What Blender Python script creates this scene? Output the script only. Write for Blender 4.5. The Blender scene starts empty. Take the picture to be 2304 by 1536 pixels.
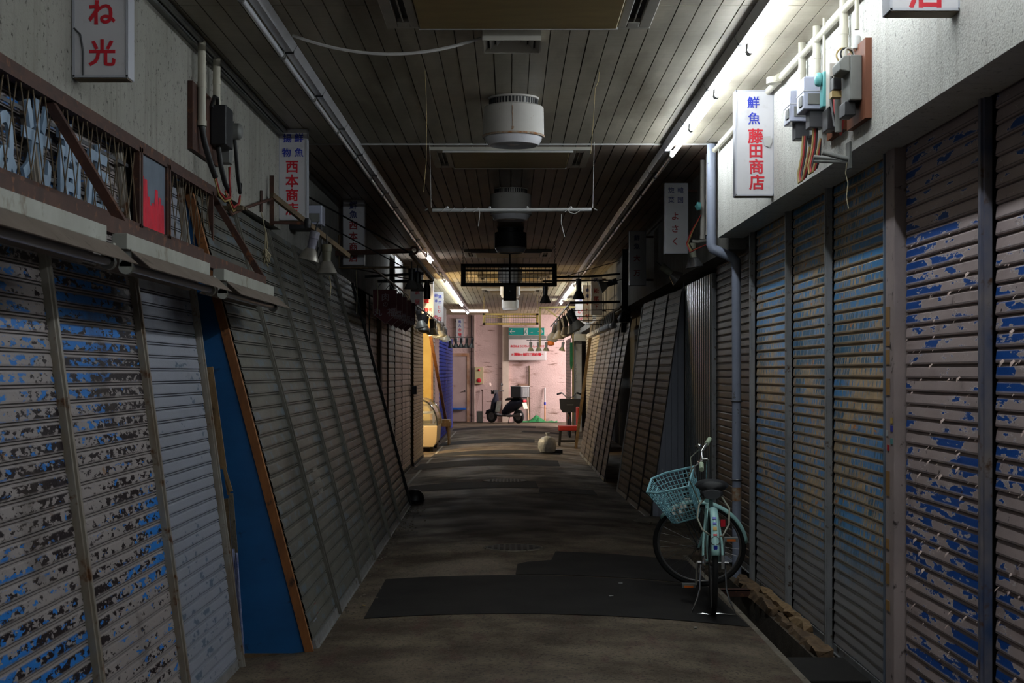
import bpy, bmesh, math, random
from mathutils import Vector as V, Matrix as MX
random.seed(7)
S = bpy.context.scene
C = S.collection
# ------------------------------------------------------------------ camera, world, exposure, large lights
F, VX, VY, CH = 3200.0, 1147.0, 838.0, 1.58      # focal length in pixels, vanishing point, eye height
cd = bpy.data.cameras.new('camera'); cam = bpy.data.objects.new('camera', cd); C.objects.link(cam)
cam.location = (0, 0, CH); cam.rotation_euler = (math.pi/2, 0, 0)
cd.sensor_width = 36; cd.lens = 36*F/2304
cd.shift_x = (1152-VX)/2304; cd.shift_y = (VY-768)/2304
cd.clip_start = .05; cd.clip_end = 200
cd.dof.use_dof = True; cd.dof.focus_distance = 9.6; cd.dof.aperture_fstop = 11
S.camera = cam
S.view_settings.view_transform = 'Standard'; S.view_settings.look = 'None'
S.view_settings.gamma = 1; S.view_settings.use_curve_mapping = False
S.view_settings.exposure = 0.0
w = bpy.data.worlds.new('world'); S.world = w; w.use_nodes = True
w.node_tree.nodes['Background'].inputs[0].default_value = (.55, .62, .75, 1)
w.node_tree.nodes['Background'].inputs[1].default_value = .05
S.cycles.diffuse_bounces = 2
LIT = 52.0          # radiance of the burning fluorescent tubes
def area(name, loc, rot, sx, sy, power, col):
    l = bpy.data.lights.new(name, 'AREA'); l.shape = 'RECTANGLE'; l.size = sx; l.size_y = sy
    l.energy = power; l.color = col
    o = bpy.data.objects.new(name, l); o.location = loc; o.rotation_euler = rot; C.objects.link(o); return o
# added area light for assumed daylight down the far side passage, from the right
area('assumed_passage_daylight', (4.2, 43.4, 2.7), (0, math.radians(50), 0), 1.4, 3.6, 430, (1, .90, .89))
# ------------------------------------------------------------------ helpers
def P(px, py, d):
    s = F/d
    return V(((px-VX)/s, d, CH+(VY-py)/s))
def fz(x, y):
    return .085*max(0, 1-(x/1.5)**2)*min(1, max(0, (44-y)/4)) if y > -9 else 0
def lin(r, g, b): return tuple((c/255/12.92 if c < 10 else ((c/255+.055)/1.055)**2.4) for c in (r, g, b))
def rot(ax, a): return MX.Rotation(math.radians(a), 4, ax)
def T(*a): return MX.Translation(V(a))
TX = {}
class MB:
    def __init__(s): s.v = []; s.f = []; s.uv = {}; s.M = MX.Identity(4); s.sm = set()
    def add(s, vs, fs, smooth=False, uvs=None):
        n = len(s.v)
        for i, p in enumerate(vs):
            s.v.append(s.M @ V(p))
            if uvs: s.uv[n+i] = uvs[i]
        for f in fs:
            if smooth: s.sm.add(len(s.f))
            s.f.append([n+i for i in f])
    def box(s, c, d, R=None):
        x, y, z = d[0]/2, d[1]/2, d[2]/2
        vs = [V((a*x, b*y, e*z)) for a in (-1, 1) for b in (-1, 1) for e in (-1, 1)]
        if R is not None: vs = [R @ p for p in vs]
        c = V(c)
        s.add([c+p for p in vs], [(0,1,3,2),(4,6,7,5),(0,4,5,1),(2,3,7,6),(0,2,6,4),(1,5,7,3)])
    def b2(s, x0, x1, y0, y1, z0, z1): s.box(((x0+x1)/2,(y0+y1)/2,(z0+z1)/2), (abs(x1-x0),abs(y1-y0),abs(z1-z0)))
    def bar(s, p0, p1, w, h, up=(0,0,1)):
        p0, p1 = V(p0), V(p1); t = (p1-p0).normalized(); up = V(up)
        if abs(t.dot(up)) > .98: up = V((1,0,0))
        a = t.cross(up).normalized(); b = a.cross(t)
        vs = [p+a*i*w/2+b*j*h/2 for p in (p0, p1) for i, j in ((-1,-1),(1,-1),(1,1),(-1,1))]
        s.add(vs, [(3,2,1,0),(4,5,6,7),(0,1,5,4),(1,2,6,5),(2,3,7,6),(3,0,4,7)])
    def tube(s, pts, r, n=8, closed=False, cap=True):
        pts = [V(p) for p in pts]; k = len(pts); rs = r if isinstance(r, (list, tuple)) else [r]*k
        vs = []; up = None
        for i, p in enumerate(pts):
            if closed: t = pts[(i+1) % k]-pts[i-1]
            else: t = pts[min(i+1, k-1)]-pts[max(i-1, 0)]
            t.normalize()
            if up is None: up = V((0,0,1)) if abs(t.z) < .9 else V((1,0,0))
            a = t.cross(up).normalized(); b = a.cross(t).normalized(); up = b
            for j in range(n):
                q = 2*math.pi*j/n
                vs.append(p+a*math.cos(q)*rs[i]+b*math.sin(q)*rs[i])
        fs = []
        for i in range(k if closed else k-1):
            for j in range(n):
                i2 = (i+1) % k; fs.append((i*n+j, i2*n+j, i2*n+(j+1) % n, i*n+(j+1) % n))
        if cap and not closed:
            fs.append(tuple(range(n))); fs.append(tuple(range((k-1)*n, k*n))[::-1])
        s.add(vs, fs, True)
    def lathe(s, prof, n=24, c=(0,0,0), ax=None, cap=True):
        A = T(*c) @ (ax if ax is not None else MX.Identity(4)); vs = []; fs = []
        for r, z in prof:
            for j in range(n):
                q = 2*math.pi*j/n; vs.append(A @ V((r*math.cos(q), r*math.sin(q), z)))
        k = len(prof)
        for i in range(k-1):
            for j in range(n): fs.append((i*n+j, i*n+(j+1) % n, (i+1)*n+(j+1) % n, (i+1)*n+j))
        if cap:
            if prof[0][0] > 1e-4: fs.append(tuple(range(n))[::-1])
            if prof[-1][0] > 1e-4: fs.append(tuple(range((k-1)*n, k*n)))
        s.add(vs, fs, True)
    def prism(s, pts, ext):
        pts = [V(p) for p in pts]; e = V(ext); n = len(pts)
        s.add(pts+[p+e for p in pts], [tuple(range(n))[::-1], tuple(range(n, 2*n))]+[(i, (i+1) % n, n+(i+1) % n, n+i) for i in range(n)])
    def torus(s, c, R, r, ax=None, n=32, m=8, a0=0, a1=360):
        A = T(*c) @ (ax if ax is not None else MX.Identity(4)); full = a1-a0 >= 360
        k = n if full else n+1
        s.tube([A @ V((R*math.cos(math.radians(a0+(a1-a0)*i/n)), R*math.sin(math.radians(a0+(a1-a0)*i/n)), 0)) for i in range(k)], r, m, full)
    def text(s, body, size, A, bold=0.0, ext=.002):
        key = (body, bold)
        if key not in TX:
            c = bpy.data.curves.new('t', 'FONT'); c.body = body; c.extrude = .5; c.resolution_u = 3; c.bevel_depth = bold; c.bevel_resolution = 0
            o = bpy.data.objects.new('t', c); C.objects.link(o)
            dg = bpy.context.evaluated_depsgraph_get(); m = bpy.data.meshes.new_from_object(o.evaluated_get(dg))
            vs = [v.co.copy() for v in m.vertices]; fs = [tuple(p.vertices) for p in m.polygons]
            bpy.data.objects.remove(o); bpy.data.curves.remove(c); bpy.data.meshes.remove(m)
            x0, x1 = min(v.x for v in vs), max(v.x for v in vs); y0, y1 = min(v.y for v in vs), max(v.y for v in vs)
            TX[key] = ([V((v.x-(x0+x1)/2, v.y-(y0+y1)/2, v.z)) for v in vs], fs)
        vs, fs = TX[key]
        s.add([A @ V((v.x*size, v.y*size, v.z*ext)) for v in vs], fs)
    def build(s, name, m, parent=None, bevel=0, link=True):
        off = parent_world(parent)
        me = bpy.data.meshes.new(name); me.from_pydata([p-off for p in s.v], [], s.f)
        if s.uv:
            l = me.uv_layers.new(name='UVMap')
            for lp in me.loops: l.data[lp.index].uv = s.uv.get(lp.vertex_index, (0, 0))
        for i in s.sm: me.polygons[i].use_smooth = True
        bm = bmesh.new(); bm.from_mesh(me); bmesh.ops.recalc_face_normals(bm, faces=bm.faces); bm.to_mesh(me); bm.free()
        me.materials.append(m)
        o = bpy.data.objects.new(name, me); C.objects.link(o)
        if parent: o.parent = parent
        if bevel:
            b = o.modifiers.new('bevel', 'BEVEL'); b.width = bevel; b.segments = 2; b.limit_method = 'ANGLE'
        if s.sm:
            try: me.set_sharp_from_angle(angle=math.radians(42))
            except Exception: pass
        return o
def parent_world(p):
    r = V((0,0,0))
    while p is not None: r += p.location; p = p.parent
    return r
def tag(o, label, cat, group=None, kind=None):
    o['label'] = label; o['category'] = cat
    if group: o['group'] = group
    if kind: o['kind'] = kind
    return o
def thing(name, label, cat, loc=(0,0,0), group=None):
    o = bpy.data.objects.new(name, None); o.empty_display_size = .05; C.objects.link(o); o.location = loc
    return tag(o, label, cat, group)
def struct(o): o['kind'] = 'structure'; return o
def dup(root, loc, rotation=(0,0,0), label=None, group=None, scale=None):
    r = root.copy(); C.objects.link(r); r.location = loc; r.rotation_euler = [math.radians(a) for a in rotation]
    if scale: r.scale = scale
    if label: r['label'] = label
    if group: r['group'] = group
    for ch in list(root.children):
        c = ch.copy(); C.objects.link(c); c.parent = r
        for g in list(ch.children):
            d = g.copy(); C.objects.link(d); d.parent = c
    return r
def one(name, mb, m, label, cat, group=None, bevel=0):
    return tag(mb.build(name, m, None, bevel), label, cat, group)
ORD = ['first','second','third','fourth','fifth','sixth','seventh','eighth','ninth','tenth','eleventh','twelfth','thirteenth','fourteenth','fifteenth','sixteenth','seventeenth','eighteenth','nineteenth','twentieth','twenty-first','twenty-second','twenty-third','twenty-fourth','twenty-fifth','twenty-sixth','twenty-seventh','twenty-eighth','twenty-ninth','thirtieth','thirty-first','thirty-second','thirty-third','thirty-fourth','thirty-fifth','thirty-sixth','thirty-seventh','thirty-eighth']
# ------------------------------------------------------------------ materials
class NT:
    def __init__(s, name):
        s.m = bpy.data.materials.new(name); s.m.use_nodes = True; s.t = s.m.node_tree
        s.b = s.t.nodes['Principled BSDF']
    def n(s, typ, **kw):
        o = s.t.nodes.new(typ)
        for k, v in kw.items(): setattr(o, k, v)
        return o
    def l(s, a, b): s.t.links.new(a, b)
    def coord(s, kind, scale=(1,1,1), loc=(0,0,0)):
        tc = s.n('ShaderNodeTexCoord'); mp = s.n('ShaderNodeMapping')
        mp.inputs['Scale'].default_value = scale; mp.inputs['Location'].default_value = loc
        s.l(tc.outputs[kind], mp.inputs[0]); return mp.outputs[0]
    def noise(s, co, scale, detail=4, rough=.6):
        o = s.n('ShaderNodeTexNoise'); o.inputs['Scale'].default_value = scale; o.inputs['Detail'].default_value = detail
        o.inputs['Roughness'].default_value = rough; s.l(co, o.inputs['Vector']); return o.outputs['Fac']
    def ramp(s, fac, a, b, va=0., vb=1.):
        o = s.n('ShaderNodeMapRange'); o.inputs['From Min'].default_value = a; o.inputs['From Max'].default_value = b
        o.inputs['To Min'].default_value = va; o.inputs['To Max'].default_value = vb
        s.l(fac, o.inputs['Value']); return o.outputs[0]
    def math(s, op, a, b=None):
        o = s.n('ShaderNodeMath', operation=op)
        for i, x in enumerate((a, b)):
            if x is None: continue
            if isinstance(x, (int, float)): o.inputs[i].default_value = x
            else: s.l(x, o.inputs[i])
        return o.outputs[0]
    def mix(s, fac, a, b):
        o = s.n('ShaderNodeMix', data_type='RGBA')
        for k, x in ((0, fac), (6, a), (7, b)):
            if isinstance(x, (int, float)): o.inputs[k].default_value = x
            elif isinstance(x, tuple): o.inputs[k].default_value = (*x[:3], 1)
            else: s.l(x, o.inputs[k])
        return o.outputs[2]
    def bump(s, h, dist=.002, strength=1):
        o = s.n('ShaderNodeBump'); o.inputs['Distance'].default_value = dist; o.inputs['Strength'].default_value = strength
        s.l(h, o.inputs['Height']); s.l(o.outputs[0], s.b.inputs['Normal'])
    def fin(s, col, rough=.6, metal=0):
        if isinstance(col, tuple): s.b.inputs['Base Color'].default_value = (*col, 1)
        else: s.l(col, s.b.inputs['Base Color'])
        s.b.inputs['Roughness'].default_value = rough; s.b.inputs['Metallic'].default_value = metal
        return s.m
def mat(name, col, rough=.6, metal=0, col2=None, scale=6, stretch=(1,1,1), spot=None, sscale=25, sth=(.6,.68), sstretch=(1,1,1), bump=0, bscale=80):
    t = NT(name); c = col
    if col2: c = t.mix(t.ramp(t.noise(t.coord('Object', stretch), scale), .35, .65), col, col2)
    if spot: c = t.mix(t.ramp(t.noise(t.coord('Object', sstretch, (3,7,1)), sscale, 5), *sth), c, spot)
    if bump: t.bump(t.noise(t.coord('Object'), bscale, 6), bump)
    return t.fin(c, rough, metal)
def emit(name, col, strength):
    t = NT(name); t.b.inputs['Emission Color'].default_value = (*col, 1); t.b.inputs['Emission Strength'].default_value = strength
    return t.fin(col, .5)
PITCH = .062
def shutter_mat(name, base, layers, rough=.5, metal=0., base2=None, bs=(3, 8), spots=True, pitch=PITCH):
    """layers: (colour, (scale u, scale v), lo, hi, middle-of-slat only, seed, patchiness)"""
    t = NT(name); c = base
    if base2: c = t.mix(t.ramp(t.noise(t.coord('UV', (bs[0], bs[1], 1)), 1.0, 5), .35, .65), base, base2)
    tc = t.n('ShaderNodeTexCoord'); sep = t.n('ShaderNodeSeparateXYZ'); t.l(tc.outputs['UV'], sep.inputs[0])
    fr = t.math('FRACT', t.math('DIVIDE', sep.outputs[1], pitch))
    band = t.math('MULTIPLY', t.ramp(fr, .22, .36), t.ramp(fr, .92, .80))
    for col, sc, lo, hi, mid, seed, patch in layers:
        f = t.noise(t.coord('UV', (sc[0], sc[1], 1), (seed*13.7, seed*7.3, seed)), 1.0, 6, .62)
        if patch:
            f = t.math('ADD', f, t.math('MULTIPLY', t.math('SUBTRACT', t.noise(t.coord('UV', (.9, 1.6, 1), (seed*3.1, seed, 0)), 1.0, 2), .5), patch))
        f = t.ramp(f, lo, hi)
        if mid: f = t.math('MULTIPLY', f, band)
        c = t.mix(f, c, col)
    # darker tone along the grooves between slats
    c = t.mix(t.math('MULTIPLY', t.math('MAXIMUM', t.ramp(fr, .075, .05), t.math('MULTIPLY', t.ramp(fr, .155, .175), t.ramp(fr, .245, .225))), .75), c, tuple(x*.2 for x in base))
    if spots: t.bump(t.noise(t.coord('UV', (1,1,1)), 60, 5), .0012)
    t.b.inputs['Specular IOR Level'].default_value = .22
    return t.fin(c, rough, metal)
def zone(name, base, low, z_lo, z_hi, layers, rough, metal):
    """painted shutter whose paint has gone from the bottom slats"""
    m = shutter_mat(name, base, layers, rough, metal, base2=tuple(x*.62 for x in base), bs=(5, 22)); t = NT.__new__(NT); t.m = m; t.t = m.node_tree; t.b = t.t.nodes['Principled BSDF']
    src = t.b.inputs['Base Color'].links[0].from_socket
    tc = t.n('ShaderNodeTexCoord'); sep = t.n('ShaderNodeSeparateXYZ'); t.l(tc.outputs['UV'], sep.inputs[0])
    f = t.math('ADD', sep.outputs[1], t.math('MULTIPLY', t.noise(t.coord('UV', (6, 3, 1)), 1., 4), .5))
    t.l(t.mix(t.ramp(f, z_hi, z_lo), src, low), t.b.inputs['Base Color']); return m

m_floor = None
def floor_mat():
    t = NT('asphalt_floor'); co = t.coord('Object')
    c = t.mix(t.ramp(t.noise(co, 1.6, 6, .68), .38, .62), (.19,.148,.10), (.066,.048,.032))
    c = t.mix(t.ramp(t.noise(t.coord('Object', (3,1,1)), 2.3, 5), .55, .75), c, (.10,.045,.036))
    c = t.mix(t.math('MULTIPLY', t.ramp(t.noise(co, 130, 3), .55, .7), .5), c, (.22,.20,.17))
    c = t.mix(t.math('MULTIPLY', t.ramp(t.noise(co, 55, 3), .55, .62), .75), c, (.028,.022,.017))
    # broad dark ellipse across the alley, broken up by noise
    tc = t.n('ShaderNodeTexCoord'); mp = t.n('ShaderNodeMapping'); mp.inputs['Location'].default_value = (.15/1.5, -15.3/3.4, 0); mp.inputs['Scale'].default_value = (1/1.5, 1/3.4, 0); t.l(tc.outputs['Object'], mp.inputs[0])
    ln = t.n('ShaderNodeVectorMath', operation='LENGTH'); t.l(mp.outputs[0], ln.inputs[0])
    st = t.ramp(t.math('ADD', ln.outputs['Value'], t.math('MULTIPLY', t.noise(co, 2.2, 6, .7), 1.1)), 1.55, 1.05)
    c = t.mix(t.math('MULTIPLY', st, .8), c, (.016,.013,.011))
    r = t.ramp(t.noise(co, .8, 3), .4, .6, .55, .8); t.l(r, t.b.inputs['Roughness'])
    t.bump(t.noise(co, 160, 4), .003)
    m = t.fin(c, .7); t.l(r, t.b.inputs['Roughness']); t.b.inputs['Specular IOR Level'].default_value = .2; return m
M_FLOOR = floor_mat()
M_PATCH = mat('dark_asphalt', (.017,.0155,.0145), .75, 0, (.026,.024,.022), 3, spot=(.09,.085,.08), sscale=180, sth=(.62,.7), bump=.003, bscale=220)
M_PATCH.node_tree.nodes['Principled BSDF'].inputs['Specular IOR Level'].default_value = .15
M_CONC = mat('kerb_concrete', (.22,.19,.145), .85, 0, (.12,.10,.075), 5, spot=(.05,.035,.02), sscale=14, bump=.004)
M_GUT = mat('gutter_concrete', (.10,.075,.05), .9, 0, (.035,.026,.018), 4, bump=.004)
M_LINE = mat('worn_white_paint', (.45,.42,.35), .8, 0, (.22,.2,.17), 12)
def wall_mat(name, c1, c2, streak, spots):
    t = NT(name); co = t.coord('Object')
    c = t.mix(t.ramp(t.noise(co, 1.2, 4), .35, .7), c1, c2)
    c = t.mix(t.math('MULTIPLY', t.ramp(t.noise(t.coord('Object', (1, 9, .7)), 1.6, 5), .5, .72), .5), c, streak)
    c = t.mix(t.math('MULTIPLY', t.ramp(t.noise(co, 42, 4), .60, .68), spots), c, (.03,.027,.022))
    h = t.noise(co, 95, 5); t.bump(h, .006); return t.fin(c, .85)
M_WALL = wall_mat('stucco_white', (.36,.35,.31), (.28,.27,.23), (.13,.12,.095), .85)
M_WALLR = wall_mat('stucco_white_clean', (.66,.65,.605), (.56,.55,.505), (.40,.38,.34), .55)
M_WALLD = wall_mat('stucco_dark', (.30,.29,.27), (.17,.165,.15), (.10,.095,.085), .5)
M_BACK = mat('behind_dark', (.05,.048,.045), .9)
def back_mat():
    t = NT('pink_plaster'); co = t.coord('Object')
    c = t.mix(t.ramp(t.noise(t.coord('Object', (1,1,1.6)), 1.3, 6), .35, .7), (.70,.50,.47), (.58,.40,.375))
    c = t.mix(t.ramp(t.noise(t.coord('Object', (1,1,3)), 1.4, 6), .58, .72), c, (.34,.20,.155))
    c = t.mix(t.ramp(t.noise(t.coord('Object', (1,1,8)), 2.4, 5), .63, .68), c, (.26,.15,.12))
    t.bump(t.noise(co, 30, 5), .01); return t.fin(c, .85)
M_PINK = back_mat()
def ceil_mat(name, c1, c2, c3):
    t = NT(name); co = t.coord('Object')
    c = t.mix(t.ramp(t.noise(t.coord('Object', (3, .8, 1)), 1.5, 5), .35, .65), c1, c2)
    c = t.mix(t.math('MULTIPLY', t.ramp(t.noise(t.coord('Object', (2.2, .5, 1), (5,2,0)), 1.1, 6), .52, .72), .8), c, c3)
    c = t.mix(t.math('MULTIPLY', t.ramp(t.noise(t.coord('Object', (1, 30, 1)), 4, 3), .4, .7), .25), c, c3)
    return t.fin(c, .5)
M_CEIL = ceil_mat('ceiling_boards', (.42,.375,.29), (.28,.25,.185), (.135,.108,.072))
M_CEIL2 = ceil_mat('ceiling_boards_brown', (.32,.255,.20), (.19,.15,.118), (.38,.20,.11))  # darker, browner boards past the near tube row
M_CEIL3 = ceil_mat('ceiling_boards_pale', (.55,.47,.30), (.42,.34,.20), (.30,.22,.12))
M_ENAM = mat('grey_enamel', (.50,.50,.52), .30, .25, (.42,.42,.43), 5, spot=(.2,.17,.13), sscale=30, sth=(.68,.75))
M_TUBE = mat('unlit_tube', (.62,.63,.66), .15)
M_LIT = emit('lit_tube', (.86,.94,1.0), LIT)
M_DARK = mat('black_metal', (.012,.012,.013), .5, .4)
M_BLK = mat('black_plastic', (.014,.014,.016), .45)
M_STEEL = mat('steel', (.33,.33,.34), .35, .9, (.22,.21,.2), 9)
M_CHROME = mat('chrome', (.7,.7,.7), .15, 1)
M_ALU = mat('aluminium_post', (.42,.43,.44), .38, .5, (.30,.30,.29), 7, (1,1,.3), spot=(.10,.06,.03), sscale=18, sth=(.6,.7))
M_POSTB = mat('bluish_post', (.25,.31,.41), .45, .3, (.17,.19,.22), 6, (1,1,.4))
M_POSTM = mat('mauve_post', (.48,.39,.37), .6, 0, (.36,.29,.275), 5, (1,1,.5), spot=(.06,.045,.04), sscale=16, sth=(.62,.7))
M_POSTBR = mat('bronze_post', (.24,.185,.13), .5, .2, (.34,.32,.28), 9, (1,1,.3), spot=(.14,.06,.02), sscale=14, sth=(.58,.68))
M_POSTBB = mat('blue_stained_post', (.36,.30,.26), .5, .1, (.05,.09,.20), 3.5, (1,1,.5), spot=(.12,.06,.03), sscale=14, sth=(.58,.68))
M_POSTG = mat('olive_post', (.19,.18,.15), .5, .2, (.12,.112,.095), 8, (1,1,.3))
M_RUST = mat('rusty_brown_steel', (.085,.032,.018), .7, .1, (.045,.018,.012), 8, spot=(.19,.07,.025), sscale=18, sth=(.58,.68))
M_WOOD = mat('weathered_wood', (.30,.19,.09), .75, 0, (.18,.11,.05), 4, (6,6,.6), spot=(.07,.04,.02), sscale=10, bump=.002)
M_WOODB = mat('bracket_wood', (.17,.115,.06), .8, 0, (.085,.06,.035), 4, (5,1,5), bump=.002)
M_PLANK = mat('rotten_plank', (.21,.13,.065), .85, 0, (.10,.062,.035), 5, (4,.7,4), spot=(.03,.02,.012), sscale=10, bump=.004)
M_CREAM = mat('cream_pvc', (.56,.53,.42), .45, 0, (.48,.45,.36), 3, spot=(.3,.16,.06), sscale=9, sth=(.68,.75))
M_GREYPVC = mat('blue_grey_pvc', (.30,.33,.42), .45, 0, (.25,.28,.36), 4, spot=(.12,.12,.12), sscale=22, sth=(.66,.72))
M_SIGN = mat('sign_acrylic', (.68,.67,.69), .25, 0, (.60,.59,.62), 2, spot=(.42,.40,.40), sscale=5, sth=(.6,.8))
M_SIGNEDGE = mat('sign_edge', (.50,.51,.56), .35, .2)
M_SIGNBOT = mat('sign_underside', (.14,.10,.05), .6)
M_RED = mat('sign_red', (.62,.012,.03), .4)
M_BLUE = mat('sign_blue', (.015,.035,.42), .4)
M_BLUED = mat('sign_navy', (.03,.04,.16), .4)
M_REDD = mat('sign_dull_red', (.30,.025,.03), .5)
M_YEL = mat('yellow_paint', (.62,.43,.11), .6, 0, (.55,.36,.08), 3)
M_ORG = mat('orange_plastic', (.75,.16,.01), .5)
M_GREEN = mat('green_sheet', (.01,.22,.06), .6, 0, (.005,.12,.035), 9)
M_BPANEL = mat('blue_plywood', (.006,.115,.33), .55, 0, (.005,.085,.25), 2, (1,1,2), spot=(.008,.012,.02), sscale=7, sth=(.63,.72), bump=.001, bscale=25)
M_EDGE = mat('brown_edge_wood', (.32,.12,.03), .7, 0, (.19,.07,.02), 6, (3,3,.7), spot=(.05,.02,.01), sscale=12)
M_GLASS = mat('clear_glass', (.85,.9,.9), .06); M_GLASS.node_tree.nodes['Principled BSDF'].inputs['Transmission Weight'].default_value = .9; M_GLASS.node_tree.nodes['Principled BSDF'].inputs['IOR'].default_value = 1.15
M_PLAST = mat('clear_meter_cover', (.60,.63,.78), .2, 0); M_PLAST.node_tree.nodes['Principled BSDF'].inputs['Transmission Weight'].default_value = .25
M_RUBBER = mat('tyre_rubber', (.018,.018,.018), .8)
M_MINT = mat('mint_paint', (.44,.74,.70), .35, 0, (.39,.67,.64), 5, spot=(.15,.12,.08), sscale=30, sth=(.7,.76))
M_AQUA = mat('aqua_wire', (.38,.74,.82), .45)
M_GRIP = mat('pale_green_grip', (.50,.60,.42), .6)
M_PAPER = mat('crumpled_paper', (.55,.52,.46), .8, 0, (.40,.37,.32), 20)
M_WHITE = mat('dirty_white', (.55,.55,.55), .5, 0, (.45,.44,.42), 4)
M_OLDWH = mat('aged_white_enamel', (.50,.475,.43), .45, 0, (.43,.40,.36), 3, spot=(.22,.09,.02), sscale=14, sth=(.66,.72))
M_GREYD = mat('dark_grey_plastic', (.055,.055,.06), .5)
M_GREYM = mat('mid_grey_plastic', (.20,.205,.19), .5, 0, (.15,.15,.14), 6)
M_TEAL = mat('teal_plastic', (.12,.38,.38), .45)
M_BOARD = mat('red_brown_board', (.22,.075,.035), .65, 0, (.15,.05,.025), 5, (1,1,.5))
M_YELAC = mat('yellowed_panel', (.34,.25,.10), .5, 0, (.28,.205,.085), 3, (1,4,1))
M_ACWH = mat('aged_ac_frame', (.42,.40,.34), .45, 0, (.34,.32,.27), 3)
M_ROPE = mat('frayed_rope', (.33,.28,.18), .9)
M_CABW = mat('white_cable', (.52,.50,.47), .5)
M_CABR = mat('red_cable', (.38,.03,.03), .5)
M_CABB = mat('black_cable', (.016,.016,.016), .5)
M_CABY = mat('tan_cable', (.38,.27,.10), .5)
M_FIXT = mat('dirty_fixture', (.42,.43,.38), .5, 0, (.34,.34,.29), 4, spot=(.17,.13,.07), sscale=9, sth=(.58,.72))
M_REFL = mat('grimy_reflector', (.20,.155,.125), .6, 0, (.15,.115,.09), 4, spot=(.08,.055,.035), sscale=9)
M_MAROON = mat('maroon_board', (.13,.008,.014), .5)
M_PALEL = mat('pale_lettering', (.42,.33,.36), .6)
M_NEON = mat('pale_blue_letter', (.34,.48,.64), .5, 0, (.26,.38,.52), 8)
M_SKYB = mat('frosted_blue_pane', (.20,.25,.31), .3, 0, (.13,.17,.22), 7)
M_TAPE = mat('brown_tape', (.40,.22,.07), .5)
M_NAVY = mat('navy_scooter', (.012,.014,.03), .3)
M_PINKW = mat('pink_white_paint', (.62,.47,.42), .7, 0, (.52,.38,.33), 3)
M_DOORP = mat('worn_door_paint', (.55,.40,.38), .6, 0, (.46,.33,.31), 2, spot=(.30,.13,.06), sscale=4, sth=(.62,.75))
M_BAG = mat('translucent_bag', (.75,.76,.78), .25, 0, (.50,.53,.56), 14, spot=(.12,.34,.40), sscale=9, sth=(.64,.70), bump=.02, bscale=9)
# ------------------------------------------------------------------ shutter paints
SH_R1 = shutter_mat('mauve_peeling', (.52,.42,.40), [((.70,.62,.58), (3.6,12), .515,.53, True, 2, .6), ((.006,.08,.36), (3.6,12), .535,.545, True, 2, .6),
        ((.03,.02,.018), (26,26), .65,.69, False, 5, 0), ((.10,.055,.035), (3,3), .64,.74, False, 8, 0)], .5, 0, base2=(.44,.35,.335))
SH_L1 = shutter_mat('grey_peeling', (.34,.30,.29), [((.016,.009,.011), (15,38), .482,.497, True, 3, .75), ((.02,.19,.58), (11,30), .56,.575, True, 4, .75),
        ((.30,.15,.06), (7,9), .66,.72, False, 6, 0), ((.05,.035,.025), (1.2,1.2), .58,.72, False, 9, 0)], .5, 0, base2=(.31,.275,.265))
SH_L1C = shutter_mat('pale_blue_grey', (.31,.33,.39), [((.10,.145,.195), (7,13), .60,.63, True, 3, .45), ((.055,.05,.04), (.9,1.3), .58,.74, False, 4, 0)], .45, .1, base2=(.30,.315,.36))
SH_L2 = shutter_mat('olive_grey', (.18,.175,.15), [((.15,.19,.225), (6,9), .53,.58, True, 3, .35), ((.26,.13,.06), (4,22), .70,.74, False, 6, .1), ((.075,.07,.06), (1.2,1), .52,.70, False, 7, 0), ((.42,.42,.40), (30,12), .71,.74, False, 12, .25)], .42, .25, base2=(.125,.12,.103), pitch=.078)
SH_R2 = zone('blue_orange_streaks', (.74,.53,.29), (.36,.35,.35), .62, .98, [((.08,.33,.68), (40,9), .445,.495, True, 3, .8), ((.01,.15,.30), (36,6), .54,.60, True, 11, .9), ((.72,.24,.02), (9,14), .63,.66, True, 5, .1), ((.70,.66,.42), (34,16), .66,.69, True, 9, .2)], .36, .1)
SH_R2.node_tree.nodes['Principled BSDF'].inputs['Specular IOR Level'].default_value = .5
SH_DK = shutter_mat('dark_brown_slat', (.105,.085,.072), [((.05,.04,.034), (2,2), .5,.7, False, 3, 0)], .4, .35, base2=(.075,.062,.055))
SH_PK = shutter_mat('pinkish_brown_slat', (.72,.46,.38), [((.25,.13,.09), (3,2), .52,.7, False, 3, 0)], .5, 0, pitch=.088)
SH_CY = shutter_mat('pale_cyan_slat', (.70,.84,.85), [((.40,.34,.31), (2,1.2), .5,.75, False, 3, 0)], .45, 0, pitch=.088)
SH_GY = shutter_mat('grey_far_slat', (.70,.58,.50), [((.28,.18,.13), (2,1), .5,.7, False, 5, 0)], .45, 0, pitch=.088)
SH_YE = shutter_mat('tan_fine_slat', (.58,.46,.27), [((.46,.30,.2), (3,2), .55,.7, False, 5, 0)], .5, .1)
SH_BL = shutter_mat('blue_far_slat', (.012,.035,.36), [((.006,.012,.20), (1,1), .5,.6, False, 5, 0)], .8, 0, pitch=.088)
SH_TN = shutter_mat('taupe_slat', (.17,.145,.13), [((.09,.075,.065), (2,1.4), .5,.72, False, 4, 0)], .45, .1, base2=(.13,.11,.10), pitch=.085)
SH_T2 = shutter_mat('dark_taupe_slat', (.085,.074,.068), [((.045,.038,.034), (2,1.4), .5,.72, False, 4, 0)], .5, 0, base2=(.065,.056,.05), pitch=.085)

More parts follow.
